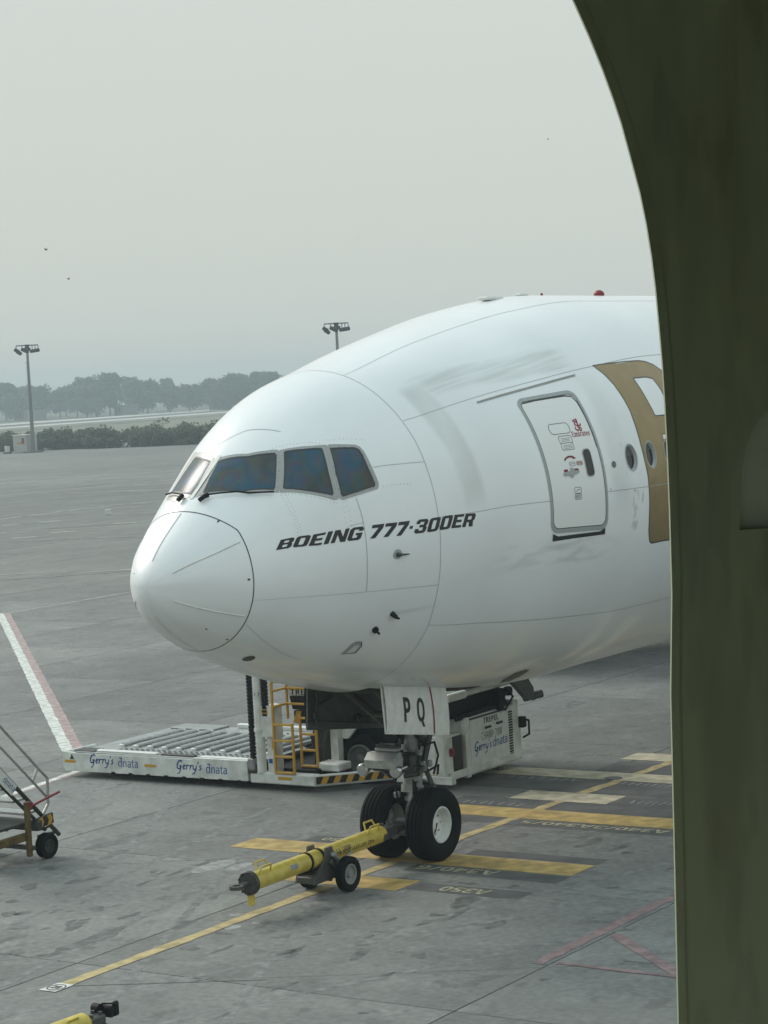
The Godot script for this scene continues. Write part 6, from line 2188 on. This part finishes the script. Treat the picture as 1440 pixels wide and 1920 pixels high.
# ---------------------------------------------------------------- the terminal wall with its arched opening
func make_terminal() -> void:
	var t := thing("terminal_room", "dim olive plaster wall with an arched opening that frames the view", "building")
	var o := Vector3(EYE.x, 0, EYE.z) + ahead * 3.2
	var xf := Transform3D(Basis(right, Vector3.UP, right.cross(Vector3.UP)), o)       # x across, y up, z back into the room
	# arch: right jamb measured, crown and left jamb carried on
	var half := [0.38, 5.75, 0.3802, 6.1945, 0.3861, 6.4404, 0.3914, 6.6689, 0.3995, 6.81, 0.4017, 6.9255, 0.4022, 7.0, 0.4019, 7.0756, 0.4009, 7.136, 0.3985, 7.1954, 0.3963, 7.241, 0.3929, 7.285, 0.3876, 7.331, 0.3807, 7.3747, 0.3709, 7.4197, 0.3592, 7.472, 0.3497, 7.5057, 0.3368, 7.5469, 0.3204, 7.5934, 0.3006, 7.6444, 0.255, 7.74, 0.19, 7.83, 0.1, 7.915, -0.02, 7.98, -0.16, 8.025, -0.3, 8.04]
	var arch := pts(half)
	for i in range(arch.size() - 2, -1, -1):
		arch.append(Vector2(-0.6 - arch[i].x, arch[i].y))
	var wall := pts([-3.2, 5.3, 3.4, 5.3, 3.4, 9.6, -3.2, 9.6])
	# pale arched recess standing in for an arch reflected in the glass
	var n_half := [0.4978, 6.895, 0.4984, 6.9015, 0.5014, 6.9352, 0.5056, 6.9801, 0.5122, 7.0098, 0.5222, 7.0333, 0.5342, 7.0499, 0.5459, 7.059, 0.57, 7.069, 0.6, 7.074]
	var reflected_arch := pts(n_half)
	for i in range(reflected_arch.size() - 2, -1, -1):
		reflected_arch.append(Vector2(1.2 - reflected_arch[i].x, reflected_arch[i].y))
	var plane := func(z: float) -> Callable: return func(p: Vector2) -> Array: return [xf * Vector3(p.x, p.y, z), xf.basis.z]
	var m := MB.new()
	m.fill([wall, arch, reflected_arch], plane.call(0.0), 2.0, 2.0)
	# outer face, splayed reveal, and the wall's edges
	var arch2 := PackedVector2Array()
	for p in arch:
		var c := Vector2(-0.3, clampf(p.y, 5.9, 7.2))
		arch2.append(p + (p - c).normalized() * 0.16)
	m.fill([wall, arch2], func(p): return [xf * Vector3(p.x, p.y, -0.3), -xf.basis.z], 2.0, 2.0)
	var lip := MB.new()
	for i in arch.size():
		var a := arch[i]; var b := arch[(i + 1) % arch.size()]; var c := arch2[i]; var d := arch2[(i + 1) % arch.size()]
		var mid := xf * Vector3((a.x + b.x) / 2 + (a.x + 0.3) * 0.5, (a.y + b.y) / 2, -0.1)
		lip.quad(xf * Vector3(a.x, a.y, 0), xf * Vector3(b.x, b.y, 0), xf * Vector3(b.x, b.y, -0.014), xf * Vector3(a.x, a.y, -0.014), mid)
		m.quad(xf * Vector3(a.x, a.y, -0.014), xf * Vector3(b.x, b.y, -0.014), xf * Vector3(d.x, d.y, -0.3), xf * Vector3(c.x, c.y, -0.3), mid)
	obj("arched_wall", m, MT["plaster"], t)
	obj("arch_edge", lip, MT["plaster"], t)
	# flat darker strip paints a groove's shade along the opening
	m = MB.new()
	for i in arch.size() - 1:
		var a := arch[i]; var b := arch[i + 1]
		var ka := (a - Vector2(-0.3, clampf(a.y, 5.9, 7.2))).normalized(); var kb := (b - Vector2(-0.3, clampf(b.y, 5.9, 7.2))).normalized()
		m.fill([PackedVector2Array([a + ka * 0.0125, b + kb * 0.0125, b + kb * 0.0145, a + ka * 0.0145])], plane.call(0.002), 2.0, 2.0)
	obj("groove_shade", m, MT["plaster_shade"], t)
	m = MB.new()
	for i in reflected_arch.size():
		var a := reflected_arch[i]; var b := reflected_arch[(i + 1) % reflected_arch.size()]
		m.quad(xf * Vector3(a.x, a.y, 0), xf * Vector3(b.x, b.y, 0), xf * Vector3(b.x, b.y, -0.02), xf * Vector3(a.x, a.y, -0.02), xf * Vector3(a.x + (a.x - 0.6) * 2, a.y + 0.3, -0.02))
	m.fill([reflected_arch], plane.call(-0.02), 2.0, 2.0)
	obj("arch_reflection", m, MT["reflection_pale"], t)
	# room: floor, ceiling, side walls; the opening behind is added to light the front wall
	m = MB.new()
	m.box(xf * Vector3(0.1, 5.2, 2.2), Vector3(6.6, 0.2, 5.2), 0.0, xf.basis)
	obj("room_floor", m, MT["room_floor"], t)
	m = MB.new()
	m.box(xf * Vector3(0.1, 9.7, 2.2), Vector3(6.6, 0.2, 5.2), 0.0, xf.basis)
	obj("room_ceiling", m, MT["room_dim"], t)
	for s in [-3.1, 3.3]:
		m = MB.new()
		m.box(xf * Vector3(s, 7.45, 2.4), Vector3(0.2, 4.29, 4.79), 0.0, xf.basis)
		obj("side_wall", m, MT["room"], t)
	m = MB.new()
	m.box(xf * Vector3(0.1, 5.42, 4.7), Vector3(6.19, 0.23, 0.2), 0.0, xf.basis)
	m.box(xf * Vector3(0.1, 8.35, 4.7), Vector3(6.19, 2.49, 0.2), 0.0, xf.basis)
	obj("back_wall", m, MT["room"], t)
	m = MB.new()
	m.box(xf * Vector3(0.1, 2.54, 3.8), Vector3(22.0, 5.1, 8.2), 0.0, xf.basis)
	obj("lower_storey", m, MT["room"], t)

func _ready() -> void:
	rng.seed = 20
	set_view()
	make_materials()
	mat("stain_pale", lin(0.31, 0.328, 0.32), 0.7, 0.0, tex["oldpaint"], 0.7)
	mat("yellow_worn", lin(0.15, 0.1, 0.03), 0.5, 0.0, tex["blotch"], 0.9)
	mat("tyre_mark", lin(0.2, 0.21, 0.203), 0.75, 0.0, tex["oldpaint"], 0.7)
	mat("streak_dark", lin(0.2, 0.21, 0.2), 0.8, 0.0, tex["oldpaint"], 0.1)
	mat("streak_pale", lin(0.285, 0.297, 0.28), 0.8, 0.0, tex["oldpaint"], 0.1)
	mat("brick_sign", lin(0.5, 0.22, 0.12), 0.6)
	prepare_curves()
	make_ground()
	make_terminal()
	make_airfield()
	make_airliner()
	make_loader()
	make_towbars()
	make_steps()
	make_masts()
	make_far_plants()
	make_birds()
